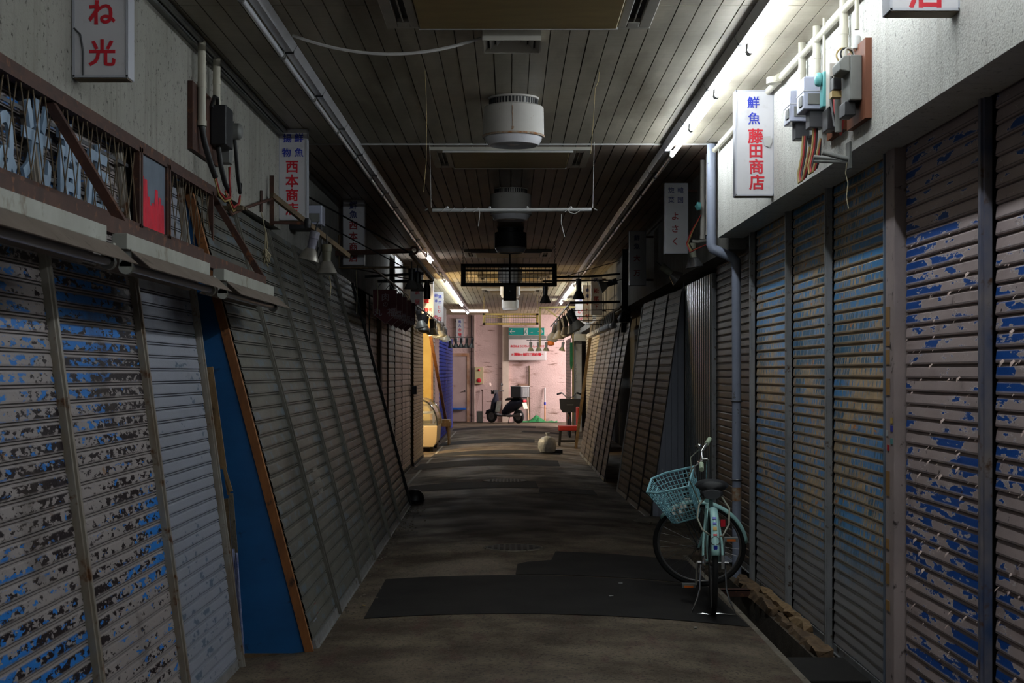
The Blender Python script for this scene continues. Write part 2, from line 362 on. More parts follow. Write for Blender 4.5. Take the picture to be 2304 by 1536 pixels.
# ------------------------------------------------------------------ setting: floor, gutter, ceiling, walls
CZ = CH+1.85
def grid(mb, xs, ys, f, uv=False):
    n = len(xs); vs = [(x, y, f(x, y)) for y in ys for x in xs]
    mb.add(vs, [(j*n+i, j*n+i+1, (j+1)*n+i+1, (j+1)*n+i) for j in range(len(ys)-1) for i in range(n-1)], True)
fl = MB(); xs = [-2.7+i*(4.23/30) for i in range(31)]; ys = [-8+i for i in range(57)]
grid(fl, xs, ys, fz)
grid(fl, [1.53, 2.0, 2.7, 7.5], [12.3, 20, 30, 40, 48], lambda x, y: 0)
fl.add([(1.53,-8,0),(1.53,12.3,0),(1.53,12.3,-.32),(1.53,-8,-.32)], [(0,1,2,3)])
fl.add([(1.53,12.3,0),(1.76,12.3,0),(1.76,12.3,-.32),(1.53,12.3,-.32)], [(0,1,2,3)])
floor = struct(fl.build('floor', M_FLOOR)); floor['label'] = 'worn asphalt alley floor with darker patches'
g = MB(); g.b2(1.53, 1.80, -8, 12.3, -.36, -.30); g.b2(1.745, 1.80, -8, 12.3, -.30, -.055); g.b2(1.80, 2.7, -8, 12.3, -.3, -.06)
struct(g.build('trim_1', M_GUT))['label'] = 'open concrete gutter along the right hand shutters'
def strip(name, m, x0, x1, y0, y1, dz, n=40):
    mb = MB(); grid(mb, [x0, (x0+x1)/2, x1], [y0+(y1-y0)*i/n for i in range(n+1)], lambda x, y: fz(x, y)+dz)
    return mb.build(name, m, floor)
strip('kerb_edge', M_CONC, 1.495, 1.532, -2, 12.3, .003); strip('edge_line', M_LINE, -1.455, -1.415, 15, 38, .003)
def floorpt(px, py):
    d = CH*F/(py-VY); return ((px-VX)*d/F, d)
def patch(poly, n=18):
    """asphalt repair: a thin crowned layer that follows the floor"""
    pts = [floorpt(*p) for p in poly]; mb = MB()
    # split the outline into rows across the alley
    y0, y1 = min(p[1] for p in pts), max(p[1] for p in pts); rows = []
    k = len(pts); m = 10
    for r in range(m+1):
        y = y0+(y1-y0)*(r/m*.998+.001); xsx = []
        for i in range(k):
            a, b = pts[i], pts[(i+1) % k]
            if (a[1]-y)*(b[1]-y) < 0: xsx.append(a[0]+(b[0]-a[0])*(y-a[1])/(b[1]-a[1]))
        rows.append((min(xsx), max(xsx), y))
    vs = []; q = n+1
    for a, b, y in rows: vs += [(a+(b-a)*i/n, y, fz(a+(b-a)*i/n, y)+.004) for i in range(q)]
    mb.add(vs, [(j*q+i, j*q+i+1, (j+1)*q+i+1, (j+1)*q+i) for j in range(m) for i in range(n)], True)
    return mb.build('asphalt_patch', M_PATCH, floor)
patch([(818,1412),(1688,1412),(1590,1320),(868,1320)])
patch([(1160,1318),(1600,1318),(1545,1262),(1250,1262),(1240,1284),(1165,1290)])
patch([(903,1112),(1212,1112),(1205,1096),(925,1096)]); patch([(930,1058),(1260,1058),(1255,1044),(945,1044)])
patch([(968,1030),(1262,1030),(1258,1022),(978,1022)]); patch([(985,1004),(1203,1004),(1203,996),(995,996)])
patch([(1018,969),(1205,969),(1205,964),(1022,964)]); patch([(1172,980),(1262,980),(1262,976),(1178,976)]); patch([(1212,1122),(1345,1122),(1335,1110),(1215,1110)])
def ceil(name, y0, y1, z, m, parts):
    mb = MB(); x = -1.98
    while x < 1.95:
        mb.b2(x, x+(.099 if y0 < 11 else .095), y0, y1, z+random.uniform(0, .0015), z+.02); x += .105
    mb.b2(-2.7, 2.7, y0, y1, z+.02, z+.06)
    o = struct(mb.build('ceiling', m)); o['label'] = parts; return o
ceil('c', -8, 7.17, CZ, M_CEIL, 'boarded ceiling over the near end of the alley')
ceil('c', 7.176, 11.50, CZ, M_CEIL, 'pale boarded ceiling beside the burning tubes')
ys = [11.51, 15.86, 20.2, 24.5, 28.9, 33.3, 37.7, 42.0, 48.0]
nm = ['just past the last burning tube','behind the second air conditioner','above the black wire frame','over the far lamps','over the tan shutter','over the display case','near the far wall','over the far passage']
for i in range(8): ceil('c', ys[i], ys[i+1]-.012, CZ-.008 if i == 0 else CZ, M_CEIL2 if i < 3 else M_CEIL3, 'boarded ceiling '+nm[i])
b = MB(); b.b2(-1.9, 1.9, 11.500, 11.508, CZ-.010, CZ+.01); struct(b.build('trim_2', M_WHITE))
# upper walls
def wl(name, m, bx, lab):
    mb = MB()
    for q in bx: mb.b2(*q)
    o = struct(mb.build(name, m)); o['label'] = lab; return o
WZ = CH+1.09
b = MB(); b.b2(-1.75, -.65, 41.7, 43.3, CZ-.012, CZ-.006); o = struct(b.build('glow_panel', emit('added_glow', (1,.90,.89), 2.2))); o['label'] = 'added glowing panel in the ceiling over the far passage'  # added glowing panel: brightens the far floor and shows as a bright ceiling strip
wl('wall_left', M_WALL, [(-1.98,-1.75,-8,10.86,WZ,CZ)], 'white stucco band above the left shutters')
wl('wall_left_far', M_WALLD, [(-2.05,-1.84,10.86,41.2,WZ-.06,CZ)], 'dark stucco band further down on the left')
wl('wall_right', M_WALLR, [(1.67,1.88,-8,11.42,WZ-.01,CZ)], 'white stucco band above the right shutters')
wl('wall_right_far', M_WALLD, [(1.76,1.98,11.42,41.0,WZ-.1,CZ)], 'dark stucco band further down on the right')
wl('wall_left_outer', M_BACK, [(-2.7,-2.4,-8,48,-.3,CZ+.05)], 'dark wall behind the left shutters')
wl('wall_right_outer', M_BACK, [(2.4,2.7,-8,41.2,-.4,CZ+.05)], 'dark wall behind the right shutters')
bw = MB(); bw.b2(-2.7, 7.5, 45.55, 45.8, -.1, CZ+.05); 
o = struct(bw.build('wall_back', M_PINK)); o['label'] = 'flaking pink plaster wall at the far end'
bw = MB(); bw.b2(-.235, -.03, 45.43, 45.552, 0, CZ); struct(bw.build('trim_3', mat('cream_pilaster', (.74,.60,.49), .7, 0, (.64,.50,.41), 3)))['label'] = 'cream pilaster on the pink wall behind the scooter'
wl('wall_passage', M_BACK, [(1.98,7.5,41.0,41.2,-.1,CZ+.05)], 'near wall of the far side passage')
wl('wall_passage_end', M_BACK, [(7.4,7.5,41.2,45.6,-.1,CZ+.05)], 'end of the far side passage')
# ------------------------------------------------------------------ roller shutters
PROF = [(0,-.005),(.003,-.005),(.0042,.0015),(.0092,.002),(.0102,-.004),(.0138,-.004),(.015,.003),(.022,.004),(.053,.002),(.0590,.0005),(.0608,-.005)]
def shutter(label, side, d0, d1, xb, k, m, group=None, z0=.0, z1=2.62, xb1=None, pitch=PITCH, louvre=False, cat='shutter', rail=None, name='roller_shutter', deep=1.0):
    """side -1 left, 1 right; xb foot position at d0 (xb1 at d1); k outward lean of the foot"""
    xb1 = xb if xb1 is None else xb1
    L = math.hypot(1, k); up = V((side*k/L, 0, 1/L)); nn = V((-side/L, 0, k/L))
    root = thing(name, label, cat, (xb, d0, z0), group)
    H = (z1-z0)*L; n = int(H/pitch); mb = MB(); cols = 7; s0 = random.uniform(0, 50); s1 = round(random.uniform(0, 20))*pitch
    prof = PROF if not louvre else [(0,-.005),(.004,-.005),(.0055,.003),(.009,.0055),(.016,.0055),(.052,.001),(.0585,-.002)]
    amp = [random.uniform(-.002, .002) for _ in range(cols)]
    vs = []; uvs = []; rows = 0
    for i in range(n):
        wob = [random.uniform(-.0008, .0008) for _ in range(cols)]
        for v, u in prof:
            rows += 1
            for c in range(cols):
                t = c/(cols-1); base = V((xb+(xb1-xb)*t, d0+(d1-d0)*t, z0))
                vs.append(base+up*(.05+i*pitch+v*pitch/PITCH)+nn*(u*deep+amp[c]+wob[c]))
                uvs.append(((d1-d0)*t+s0, (.05+i*pitch+v*pitch/PITCH)-.05+(s1 if m is not SH_R2 else 0)))
    mb.add(vs, [(r*cols+c, r*cols+c+1, (r+1)*cols+c+1, (r+1)*cols+c) for r in range(rows-1) for c in range(cols-1)], False, uvs)
    mb.build('slat_curtain', m, root)
    rb = MB(); e = .01
    a = V((xb, d0+e, z0))+up*.027; b = V((xb1, d1-e, z0))+up*.027
    rb.bar(a, b, .022, .05, up); rb.bar(a-up*.026+nn*.012, b-up*.026+nn*.012, .02, .008, up)
    rb.build('bottom_rail', rail or M_ALU, root)
    return root
def post(label, side, d, xb, k, m, w=.045, z0=0, z1=2.62, out=.012, group=None, t=.03, name='shutter_post'):
    L = math.hypot(1, k); up = V((side*k/L, 0, 1/L)); nn = V((-side/L, 0, k/L))
    mb = MB(); a = V((xb, d, z0))+nn*out; b = a+up*(z1-z0)*L
    mb.bar(a, b, t, w, (0,1,0)); mb.bar(a+nn*t*.6, b+nn*t*.6, t*.4, w*.42, (0,1,0))
    return one(name, mb, m, label, 'post', group)
# left, near group
gp = 'leaning shutter bays at the near left'
shutter('peeling blue and grey shutter at the far left edge, cut by the frame', -1, 3.5, 5.15, -1.45, .13, SH_L1, gp, z1=2.6)
shutter('peeling blue and grey shutter with black stain, between two bronze posts', -1, 5.21, 6.38, -1.45, .13, SH_L1, gp, z1=2.6)
shutter('pale blue-grey shutter with a shadow painted in, left of the blue panel', -1, 6.43, 7.58, -1.45, .13, SH_L1C, gp, z1=2.6)
post('bronze shutter post at the far left between the two peeling shutters', -1, 5.18, -1.45, .13, M_POSTBR, .055, group='bronze posts', z1=2.6)
post('bronze shutter post between the peeling and pale blue-grey shutters', -1, 6.405, -1.45, .13, M_POSTBR, .05, group='bronze posts', z1=2.6)
post('bronze shutter post standing beside the blue plywood panel', -1, 7.61, -1.45, .13, M_POSTBR, .04, group='bronze posts', z1=2.6)
# broad dark tone in the pale shutter's paint imitates the fixtures' cast shadow
# left, leaning group
gp = 'leaning grey shutter bays on the left'
def lx(d): return -1.085-.009*(d-7.87)
ds = [7.90, 9.08, 10.40, 11.70, 13.27, 14.70, 16.50]
for i in range(6):
    shutter(f'leaning olive grey shutter bay, {ORD[i]} one past the blue panel', -1, ds[i]+(.045 if i == 3 else .027), ds[i+1]-(.045 if i == 2 else .027), lx(ds[i]), .2625, SH_L2, gp, xb1=lx(ds[i+1]), z0=.035, z1=2.62, pitch=.078)
for i in range(1, 6):
    wd = .085 if i == 3 else .05
    post(('thick wooden-looking grey post in the middle of the leaning shutters' if i == 3 else f'slim grey post of the leaning shutters, {ORD[i-1]} one past the blue panel'), -1, ds[i], lx(ds[i]), .2625, M_POSTG, wd, group='posts of the leaning grey shutters')
post('dark end post closing the leaning grey shutters at their far end', -1, 16.56, lx(16.5), .2625, M_DARK, .07, group='posts of the leaning grey shutters')
# triangular blue panel closing the end of the leaning shutters
root = thing('plywood_panel', 'blue painted plywood panel closing the gap between the two shutter rows', 'panel', (-1.4, 7.86, 0))
mb = MB(); zt = 2.66; mb.prism([(-1.83,7.86,.03),(-1.12,7.86,.03),(-1.10-.2625*zt-.02,7.86,zt),(-1.84,7.86,zt)], (0,.015,0)); mb.build('board', M_BPANEL, root)
mb = MB(); mb.bar((-1.098,7.865,0), (-1.098-.2625*zt,7.865,zt), .045, .035, (0,1,0)); mb.build('edge_strip', M_EDGE, root)
mb = MB(); mb.b2(-1.5,-1.11,7.85,7.9,0,.03); mb.build('foot_rail', M_PLANK, root)
# left, far vertical shutters
for (a, b_, x, m, lab) in [(16.8,18.2,-1.70,SH_PK,'brown slatted shutter just past the leaning grey shutters'),(18.3,19.2,-1.66,SH_PK,'pinkish brown slatted shutter left of the pale cyan one'),
        (19.3,20.35,-1.65,SH_CY,'pale cyan slatted shutter beyond the maroon boards'),(20.42,21.7,-1.65,SH_GY,'grey slatted shutter right of the pale cyan one'),(21.77,23.6,-1.65,SH_GY,'grey slatted shutter beside the tan fine-slatted one'),
        (23.9,26.6,-1.62,SH_YE,'tan fine-slatted shutter near the yellow wall'),(30.5,32.1,-1.70,SH_GY,'grey slatted shutter behind the leaning pole'),(32.2,36.0,-1.60,SH_BL,'blue slatted shutter, nearer of the two at the far left'),(36.1,39.8,-1.60,SH_BL,'blue slatted shutter, farther of the two at the far left')]:
    shutter(lab, -1, a, b_, x, 0, m, 'upright shutters at the far left', z1=2.55, louvre=True, pitch=PITCH if m is SH_YE else .088, deep=1.0, rail=M_DARK)
for d, m, lab in [(16.72,M_DARK,'dark post where the leaning shutters end'),(18.25,M_PINKW,'pinkish post before the maroon boards end'),(19.25,M_RUST,'brown post left of the pale cyan shutter'),(20.385,M_DARK,'dark post right of the pale cyan shutter'),(21.735,M_DARK,'dark post between the two far grey shutters'),(23.75,M_DARK,'black post with a meter box at the tan shutter'),(26.65,M_DARK,'black post at the far side of the tan shutter')]:
    post(lab, -1, d, -1.655, 0, m, .045, group='posts of the far left shutters', out=.004, t=.012, z1=2.5)
# right, near
gp = 'upright shutters at the near right'
XR = 1.90
shutter('mauve shutter peeling to blue at the right edge, cut by the frame', 1, 3.9, 5.55, XR, 0, SH_R1, gp, z0=-.05, z1=2.74, louvre=True)
shutter('mauve shutter peeling to blue beside the taped mauve post', 1, 5.68, 6.80, XR, 0, SH_R1, gp, z0=-.05, z1=2.74, louvre=True)
for i, (a, b_) in enumerate([(7.06,8.31),(8.38,9.52),(9.58,10.92)]):
    shutter(['streaky blue and orange shutter beside the taped mauve post','streaky blue and orange shutter, middle of its three','streaky blue and orange shutter beside the grey drainpipe'][i], 1, a, b_, XR, 0, SH_R2, gp, z0=-.05, z1=2.74, louvre=True)
post('brownish blue post between the two peeling mauve shutters', 1, 5.615, XR-.01, 0, M_POSTBB, .07, z0=-.06, z1=2.72, group='posts of the right shutters')
post('bluish steel post beside the streaky blue and orange shutter', 1, 7.025, XR-.01, 0, M_POSTB, .05, z0=-.06, z1=2.72, group='posts of the right shutters', out=.02)
pp = thing('shutter_post', 'wide mauve post with brown tape and small stickers', 'post', (XR-.03, 6.9, -.06), 'posts of the right shutters')
mb = MB(); mb.b2(XR-.055, XR+.03, 6.83, 6.985, -.06, 2.71); mb.build('post_body', M_POSTM, pp, .004)
for q, (z, h) in enumerate([(1.80,.10),(1.71,.07),(1.62,.07),(1.47,.08),(.98,.12),(.72,.05),(.55,.10),(.42,.05)]):
    mb = MB(); mb.b2(XR-.058, XR-.0555, 6.90+random.uniform(0,.015), 6.97, z, z+h); mb.build('tape_strip', M_TAPE, pp)
for z, m, yy in [(1.335,M_YEL,6.87),(1.295,M_BLUE,6.87),(1.27,M_WHITE,6.95),(1.235,M_TEAL,6.87),(1.2,M_RED,6.93)]:
    mb = MB(); mb.b2(XR-.0575, XR-.0555, yy-.018, yy+.018, z, z+.028); mb.build('sticker', m, pp)
for d, lab in [(8.345,'slim steel post, nearer of the two between the streaky shutters'),(9.55,'slim steel post, farther of the two between the streaky shutters'),(10.97,'steel post beside the grey drainpipe')]:
    post(lab, 1, d, XR-.01, 0, M_ALU, .045, z0=-.1, z1=2.72, group='posts of the right shutters', out=.018)
# curled paint flakes on the mauve shutters
for (a, b_) in [(4.6,5.5),(5.72,6.78)]:
    mb = MB()
    for _ in range(120):
        y = random.uniform(a, b_); z = .05+.062*random.randint(4, 36)+random.uniform(.012,.03); r = random.choice((.004,.006,.008,.013)); tw = random.uniform(-.6,.6)
        p = [(XR-.012,y,z),(XR-.012,y+r*1.6,z+r*tw),(XR-.012-r*.9,y+r*1.7,z-r*.8+r*tw),(XR-.012-r*.8,y+.1*r,z-r*.9),(XR-.012-r*1.3,y+r*.8,z-r*1.9)]
        mb.add(p, [(0,1,2,3),(3,2,4)])
    par = [o for o in C.objects if o.name.startswith('roller_shutter') and o.location.x > 1.8 and abs(o.location.y-(3.9 if a < 5 else 5.68)) < .01][0]
    o = mb.build('paint_flakes', M_PINKW, par); o['kind'] = 'stuff'
# right, middle and far
shutter('dark slatted shutter behind the grey drainpipe', 1, 11.2, 13.05, 1.90, 0, SH_DK, 'dark shutters on the right', z1=2.6, louvre=True)
c = thing('corrugated_panel', 'shiny corrugated metal panel beside the dark shutter', 'panel', (1.9, 14.2, 0))
mb = MB(); n = 60; pr = [(1.89+.012*math.cos(i/n*math.pi*2*15), 13.2+(15.3-13.2)*i/n) for i in range(n+1)]
pr = []
for i in range(14):
    y = 13.2+2.1*i/14; w_ = 2.1/14
    pr += [(1.90, y), (1.90, y+w_*.35), (1.865, y+w_*.5), (1.865, y+w_*.85)]
vs = [(x, y, z) for z in (0, 2.5) for x, y in pr]; n = len(pr)
mb.add(vs, [(i, i+1, n+i+1, n+i) for i in range(n-1)]); M_CORR = mat('shiny_corrugated', (.30,.32,.33), .22, .9, (.2,.2,.2), 3, (1,1,.5)); mb.build('sheet', M_CORR, c)
post('slim bright post beside the shiny corrugated panel', 1, 13.12, 1.90, 0, M_ALU, .035, z1=2.5, group='posts of the right shutters')
c = thing('end_boards', 'grey vertical boards closing the end of the leaning dark shutters', 'panel', (1.7, 15.17, 0))
for i in range(5):
    xa = 1.525+.067*i; xb_ = xa+.064; mb = MB(); mb.prism([(xa,15.165,.0),(xb_,15.165,.0),(xb_,15.165,(xb_-1.50)/.14),(xa,15.165,(xa-1.50)/.14)], (0,.02,0)); mb.build('board', mat('grey_board', (.30,.32,.38), .6, 0, (.24,.255,.31), 3, (1,1,.3)) if i == 0 else bpy.data.materials['grey_board'], c)
for i, (a, b_) in enumerate([(15.24,16.3),(16.4,17.5),(17.6,18.75)]):
    xa = 1.51-.025*(a-15.2); xb_ = 1.51-.025*(b_-15.2)
    shutter(f'leaning dark shutter bay, {ORD[i]} one past the grey boards', 1, a, b_, xa, .14, SH_T2, 'leaning dark shutters on the right', xb1=xb_, z1=2.45, pitch=.085)
for d, x, lab in [(15.21,1.505,'dark post at the near end of the leaning right shutters'),(16.35,1.48,'dark post after the first leaning right shutter'),(17.55,1.45,'dark post after the second leaning right shutter'),(18.8,1.42,'grey post at the far end of the three leaning right shutters')]:
    post(lab, 1, d, x, .14, M_ALU if d > 18 else M_DARK, .05, group='posts of the leaning right shutters', out=.004, t=.012, z1=2.45)
e = [20.4, 21.35, 22.35, 23.4, 24.6, 25.9, 27.4]
for i in range(6):
    shutter(f'leaning taupe shutter bay, {ORD[i]} one past the black gap', 1, e[i]+.04, e[i+1]-.04, 1.36-.003*i, .168, SH_TN, 'leaning taupe shutters on the far right', z1=2.35, pitch=.085)
    post(f'black post of the taupe shutters, {ORD[i]} one past the black gap', 1, e[i] if i else 20.40, 1.355, .168, M_DARK, .055, group='posts of the leaning taupe shutters', out=.004, t=.012, z1=2.35)
shutter('tan slatted shutter at the far right, behind the red chair', 1, 28.2, 30.6, 1.78, 0, SH_YE, 'upright shutters at the far right', z1=2.45, louvre=True)
shutter('tan slatted shutter at the far right, nearer the white board', 1, 30.7, 33.2, 1.78, 0, SH_YE, 'upright shutters at the far right', z1=2.45, louvre=True)
shutter('pinkish slatted shutter at the corner of the far passage', 1, 37.5, 41.0, 1.62, 0, SH_PK, 'upright shutters at the far right', z1=2.5, pitch=.088, louvre=True)
# ------------------------------------------------------------------ strip lights along both ceiling edges
def strip_proto(side, lit):
    """local: runs +Y 0..1.25, ceiling at z=0, inner edge x=0, outward = side*x"""
    r = thing('strip_light', 'x', 'light', (0,0,0)); s = side
    mb = MB(); L = 1.245
    mb.prism([(0,.003,0),(s*.026,.003,-.045 if s > 0 else -.040),(s*.068,.003,-.045 if s > 0 else -.040),(s*.085,.003,0)], (0,L,0)); mb.build('reflector_body', M_ENAM, r)
    mb = MB(); mb.tube([(s*.085,.035,-.080 if s > 0 else -.06),(s*.085,L-.035,-.080 if s > 0 else -.06)], .0155, 12); mb.build('tube', M_LIT if lit else M_TUBE, r)
    for y in (.02, L-.02):
        mb = MB(); zz = -.080 if s > 0 else -.06; mb.box((s*.082,y,zz+.016), (.026,.022,.05)); mb.tube([(s*.085,y-.011,zz),(s*.085,y+.011,zz)], .019, 10); mb.build('lamp_holder', M_GREYM, r)
    mb = MB(); mb.b2(s*.02, s*.07, 0, .004, -.046, 0); mb.build('end_plate', M_DARK, r)
    return r
protos = {}
def light_row(side, x, joint, lits, k0, k1, where):
    n = 0
    for k in range(k0, k1):
        y = joint+1.257*k; on = any(abs(y-q) < .3 for q in lits)
        key = (side, on); n += 1
        st = 'burning' if on else 'unlit'
        lab = f'{st} strip light on the {where} ceiling edge, {ORD[n-1]} one from the near end'
        loc = (x, y, CZ-.002)
        if key not in protos:
            protos[key] = strip_proto(side, on); r = protos[key]; r.location = loc; r['label'] = lab
        else: r = dup(protos[key], loc, label=lab)
        r['group'] = f'strip lights along the {where} of the ceiling'
light_row(-1, -1.20, 8.04, [8.04+1.257*k for k in (11,16,17,18,19,20,21,22,23,27)], -1, 28, 'left')
light_row(1, 1.235, 10.35, [10.35-1.257*k for k in range(0, 12)]+[10.35+1.257*k for k in (15,16,17,18,20)], -11, 25, 'right')  # near tubes of this row beyond the view are assumed burning
# ------------------------------------------------------------------ ceiling air conditioners, vents, fans
def cassette(d, x, w, dep, label, slots=True):
    r = thing('ceiling_air_conditioner', label, 'air conditioner', (x, d+dep/2, CZ), 'ceiling air conditioners')
    mb = MB(); z = CZ-.035
    sw = .17; inn = w/2-sw; e = .035
    mb.b2(x-w/2, x+w/2, d, d+e, z, CZ); mb.b2(x-w/2, x+w/2, d+dep-e, d+dep, z, CZ)
    for s in (-1, 1):
        mb.b2(x+s*inn, x+s*(inn+.045), d+e, d+dep-e, z, CZ); mb.b2(x+s*(w/2-.06), x+s*w/2, d+e, d+dep-e, z, CZ)
        mb.b2(x+s*(inn+.045), x+s*(w/2-.06), d+e, d+.13, z, CZ); mb.b2(x+s*(inn+.045), x+s*(w/2-.06), d+dep-.13, d+dep-e, z, CZ)
    mb.build('panel_frame', M_ACWH, r, .004)
    mb = MB(); mb.b2(x-inn+.006, x+inn-.006, d+.045, d+dep-.045, z-.012, CZ-.01); mb.build('intake_panel', M_YELAC, r, .006)
    for s in (-1, 1):
        mb = MB(); mb.b2(x+s*(inn+.045), x+s*(w/2-.06), d+.13, d+dep-.13, CZ-.012, CZ-.004); mb.build('outlet_slot', M_BLK, r)
        mb = MB(); mb.box((x+s*(inn+.08), d+dep/2, CZ-.022), (.006, dep-.27, .026), rot('Y', s*25).to_3x3()); mb.build('louvre', M_ACWH, r)
    mb = MB(); mb.b2(x-inn-.06, x+inn+.02, d+.006, d+.02, z-.016, z-.001); mb.build('trim_rail', M_WHITE, r)
    mb = MB(); mb.b2(x-inn, x+inn, d+dep-.04, d+dep-.03, z-.014, z-.001); mb.build('trim_rail', M_WHITE, r)
cassette(6.55, .045, 1.385, .96, 'large yellowed ceiling air conditioner at the top edge')
cassette(11.62, .005, 1.33, 1.0, 'yellowed ceiling air conditioner behind the rusty round unit')
cassette(21.4, -.03, 1.33, 1.0, 'small-looking ceiling air conditioner above the black wire frame')
cassette(27.0, .05, 1.33, 1.0, 'pale ceiling air conditioner behind the black wire frame')
cassette(31.2, .05, 1.33, 1.0, 'pale ceiling air conditioner farthest down the alley')
# louvred vent behind the first cassette
r = thing('ceiling_vent', 'small louvred square ceiling vent behind the large air conditioner', 'vent', (.01, 7.78, CZ))
mb = MB()
for i in range(4):
    a = .155-.036*i; z = CZ-.07+i*.011
    mb.add([(s1*a+.01, 7.78+s2*a, z) for s1, s2 in ((-1,-1),(1,-1),(1,1),(-1,1))]+[(s1*(a-.026)+.01, 7.78+s2*(a-.026), z+.024) for s1, s2 in ((-1,-1),(1,-1),(1,1),(-1,1))], [(0,1,5,4),(1,2,6,5),(2,3,7,6),(3,0,4,7)])
mb.build('louvre', M_ACWH, r)
mb = MB()
for s in (-1, 1): mb.b2(.01-.155, .01+.155, 7.78+s*.155-.004, 7.78+s*.155+.004, CZ-.07, CZ); mb.b2(.01+s*.155-.004, .01+s*.155+.004, 7.78-.155, 7.78+.155, CZ-.07, CZ)
mb.build('housing', M_ACWH, r)
mb = MB(); mb.b2(-.12,.14,7.65,7.91,CZ-.012,CZ-.004); mb.build('duct_opening', M_BLK, r)
def round_unit(d, x, label, m, ring):
    r = thing('round_ceiling_fan', label, 'fan', (x, d, CZ), 'round white units along the ceiling')
    mb = MB(); mb.lathe([(.172,CZ),(.172,CZ-.012),(.160,CZ-.013),(.160,CZ-.052),(.172,CZ-.053),(.172,CZ-.06)], 36, (x,d,0)); mb.build('vent_collar', m, r)
    mb = MB()
    for i in range(44):
        a = math.radians(i*360/44); mb.box((x+.162*math.cos(a), d+.162*math.sin(a), CZ-.033), (.006,.010,.038), rot('Z', i*360/44).to_3x3())
    mb.build('vent_slot', M_BLK, r)
    mb = MB(); mb.lathe([(.14,CZ-.058),(.196,CZ-.060),(.204,CZ-.068),(.207,CZ-.255),(.209,CZ-.262),(.18,CZ-.268)], 48, (x,d,0)); mb.build('drum', m, r)
    mb = MB(); mb.lathe([(.2085,CZ-.252),(.211,CZ-.256),(.211,CZ-.262),(.2085,CZ-.266)], 48, (x,d,0), cap=False); mb.build('rim', ring, r)
    mb = MB(); mb.lathe([(.15,CZ-.258),(.192,CZ-.266),(.190,CZ-.282),(.168,CZ-.318),(.158,CZ-.320),(.140,CZ-.306),(.06,CZ-.300),(.04,CZ-.312),(0,CZ-.314)], 48, (x,d,0)); mb.build('diffuser', M_SIGN, r)
M_RUSTRING = mat('rust_ring', (.30,.12,.035), .8, 0, (.42,.36,.28), 30)
round_unit(9.6, .025, 'large rust-streaked round ceiling unit nearest the camera', M_OLDWH, M_RUSTRING)
mb = MB()
for z0 in range(14):
    z = CZ-.09-z0*.0115; mb.box((.018+random.uniform(-.002,.002), 9.6-.2065, z), (random.uniform(.002,.005)+(.012 if z0 > 11 else 0), .002, .0118))
o = mb.build('rust_streak', M_RUSTRING, [q for q in C.objects if q.name == 'round_ceiling_fan'][0])
for d, lab in [(14.3,'dark round ceiling unit behind the hanging white bar'),(18.2,'black looking round ceiling unit above the black wire frame'),(24.5,'round ceiling unit hidden behind the black wire frame'),(29.2,'pale round ceiling unit just below the black wire frame'),(35.0,'pale round ceiling unit farthest down the alley')]:
    round_unit(d, .01, lab, M_OLDWH if d > 22 or d < 16 else M_GREYD, M_OLDWH)
def wire(name, pts, r, m, label, cat='cable', group=None, n=6):
    mb = MB(); mb.tube(pts, r, n); return one(name, mb, m, label, cat, group)
def sag(a, b, s, n=14):
    a, b = V(a), V(b); return [a.lerp(b, i/n)+V((0,0,-s*4*(i/n)*(1-i/n))) for i in range(n+1)]
wire('loose_cable', sag((-1.18,7.72,CZ-.02),(-.155,7.74,CZ-.03),.095), .009, M_CABW, 'white cable sagging from the left strip lights to the ceiling vent')
wire('hanging_wire', [(-.52,8.72,CZ),(-.515,8.72,CZ-.12),(-.51,8.74,CZ-.3),(-.515,8.75,CZ-.56),(-.53,8.75,CZ-.74)], .002, M_CABY, 'thin loose wire dangling left of the rusty round unit', group='loose ceiling wires')
wire('hanging_wire', [(.55,8.75,CZ),(.545,8.75,CZ-.06),(.525,8.75,CZ-.1),(.515,8.77,CZ-.3),(.50,8.78,CZ-.5)], .002, M_CABY, 'thin loose wire dangling right of the rusty round unit', group='loose ceiling wires')
r = thing('hanging_bar', 'white bar hung on two wires below the second air conditioner', 'light', (0, 11.4, 2.87))
z = CH+1.30
mb = MB(); mb.tube([(-.62,11.4,z),(.655,11.4,z+.006)], .0145, 12); mb.build('bar', M_WHITE, r)
for x in (-.63, .665):
    mb = MB(); mb.tube([(x,11.4,z+.02),(x+.02*(1 if x > 0 else -1)*.6,11.4,CZ)], .0022, 6); mb.build('suspension_wire', M_CABW, r)
for x in (-.5,-.16,.14,.49):
    mb = MB(); mb.lathe([(.006,0),(.011,.005),(.011,.016),(.004,.022)], 10, (x,11.4,z+.012)); mb.build('clip', M_WHITE, r)
mb = MB()
for x0, tail in ((-.53,0),(-.46,0),(-.37,0),(-.27,.13),(.46,0)):
    mb.tube([(x0-.02,11.383,z-.016),(x0,11.38,z+.005),(x0+.02,11.395,z+.02)]+([(x0+.03,11.38,z-.02),(x0+.025,11.38,z-.07),(x0+.018,11.38,z-tail)] if tail else []), .0035, 6)
mb.tube([(.46,11.38,z+.01),(.48,11.38,z-.02),(.52,11.38,z-.03),(.555,11.38,z-.01),(.56,11.38,z+.01)], .0035, 6)
mb.tube([(.415,11.39,z-.03),(.412,11.39,z-.1),(.425,11.39,z-.16),(.44,11.39,z-.215)], .0035, 6)
mb.build('tie_wire', M_CABW, r)
for s in (-1, 1):
    mb = MB(); mb.tube([(.01+s*.665,11.4,z+.012),(.01+s*.69,11.4,z)], .006, 6); mb.build('end_cap', M_GREYM, r)
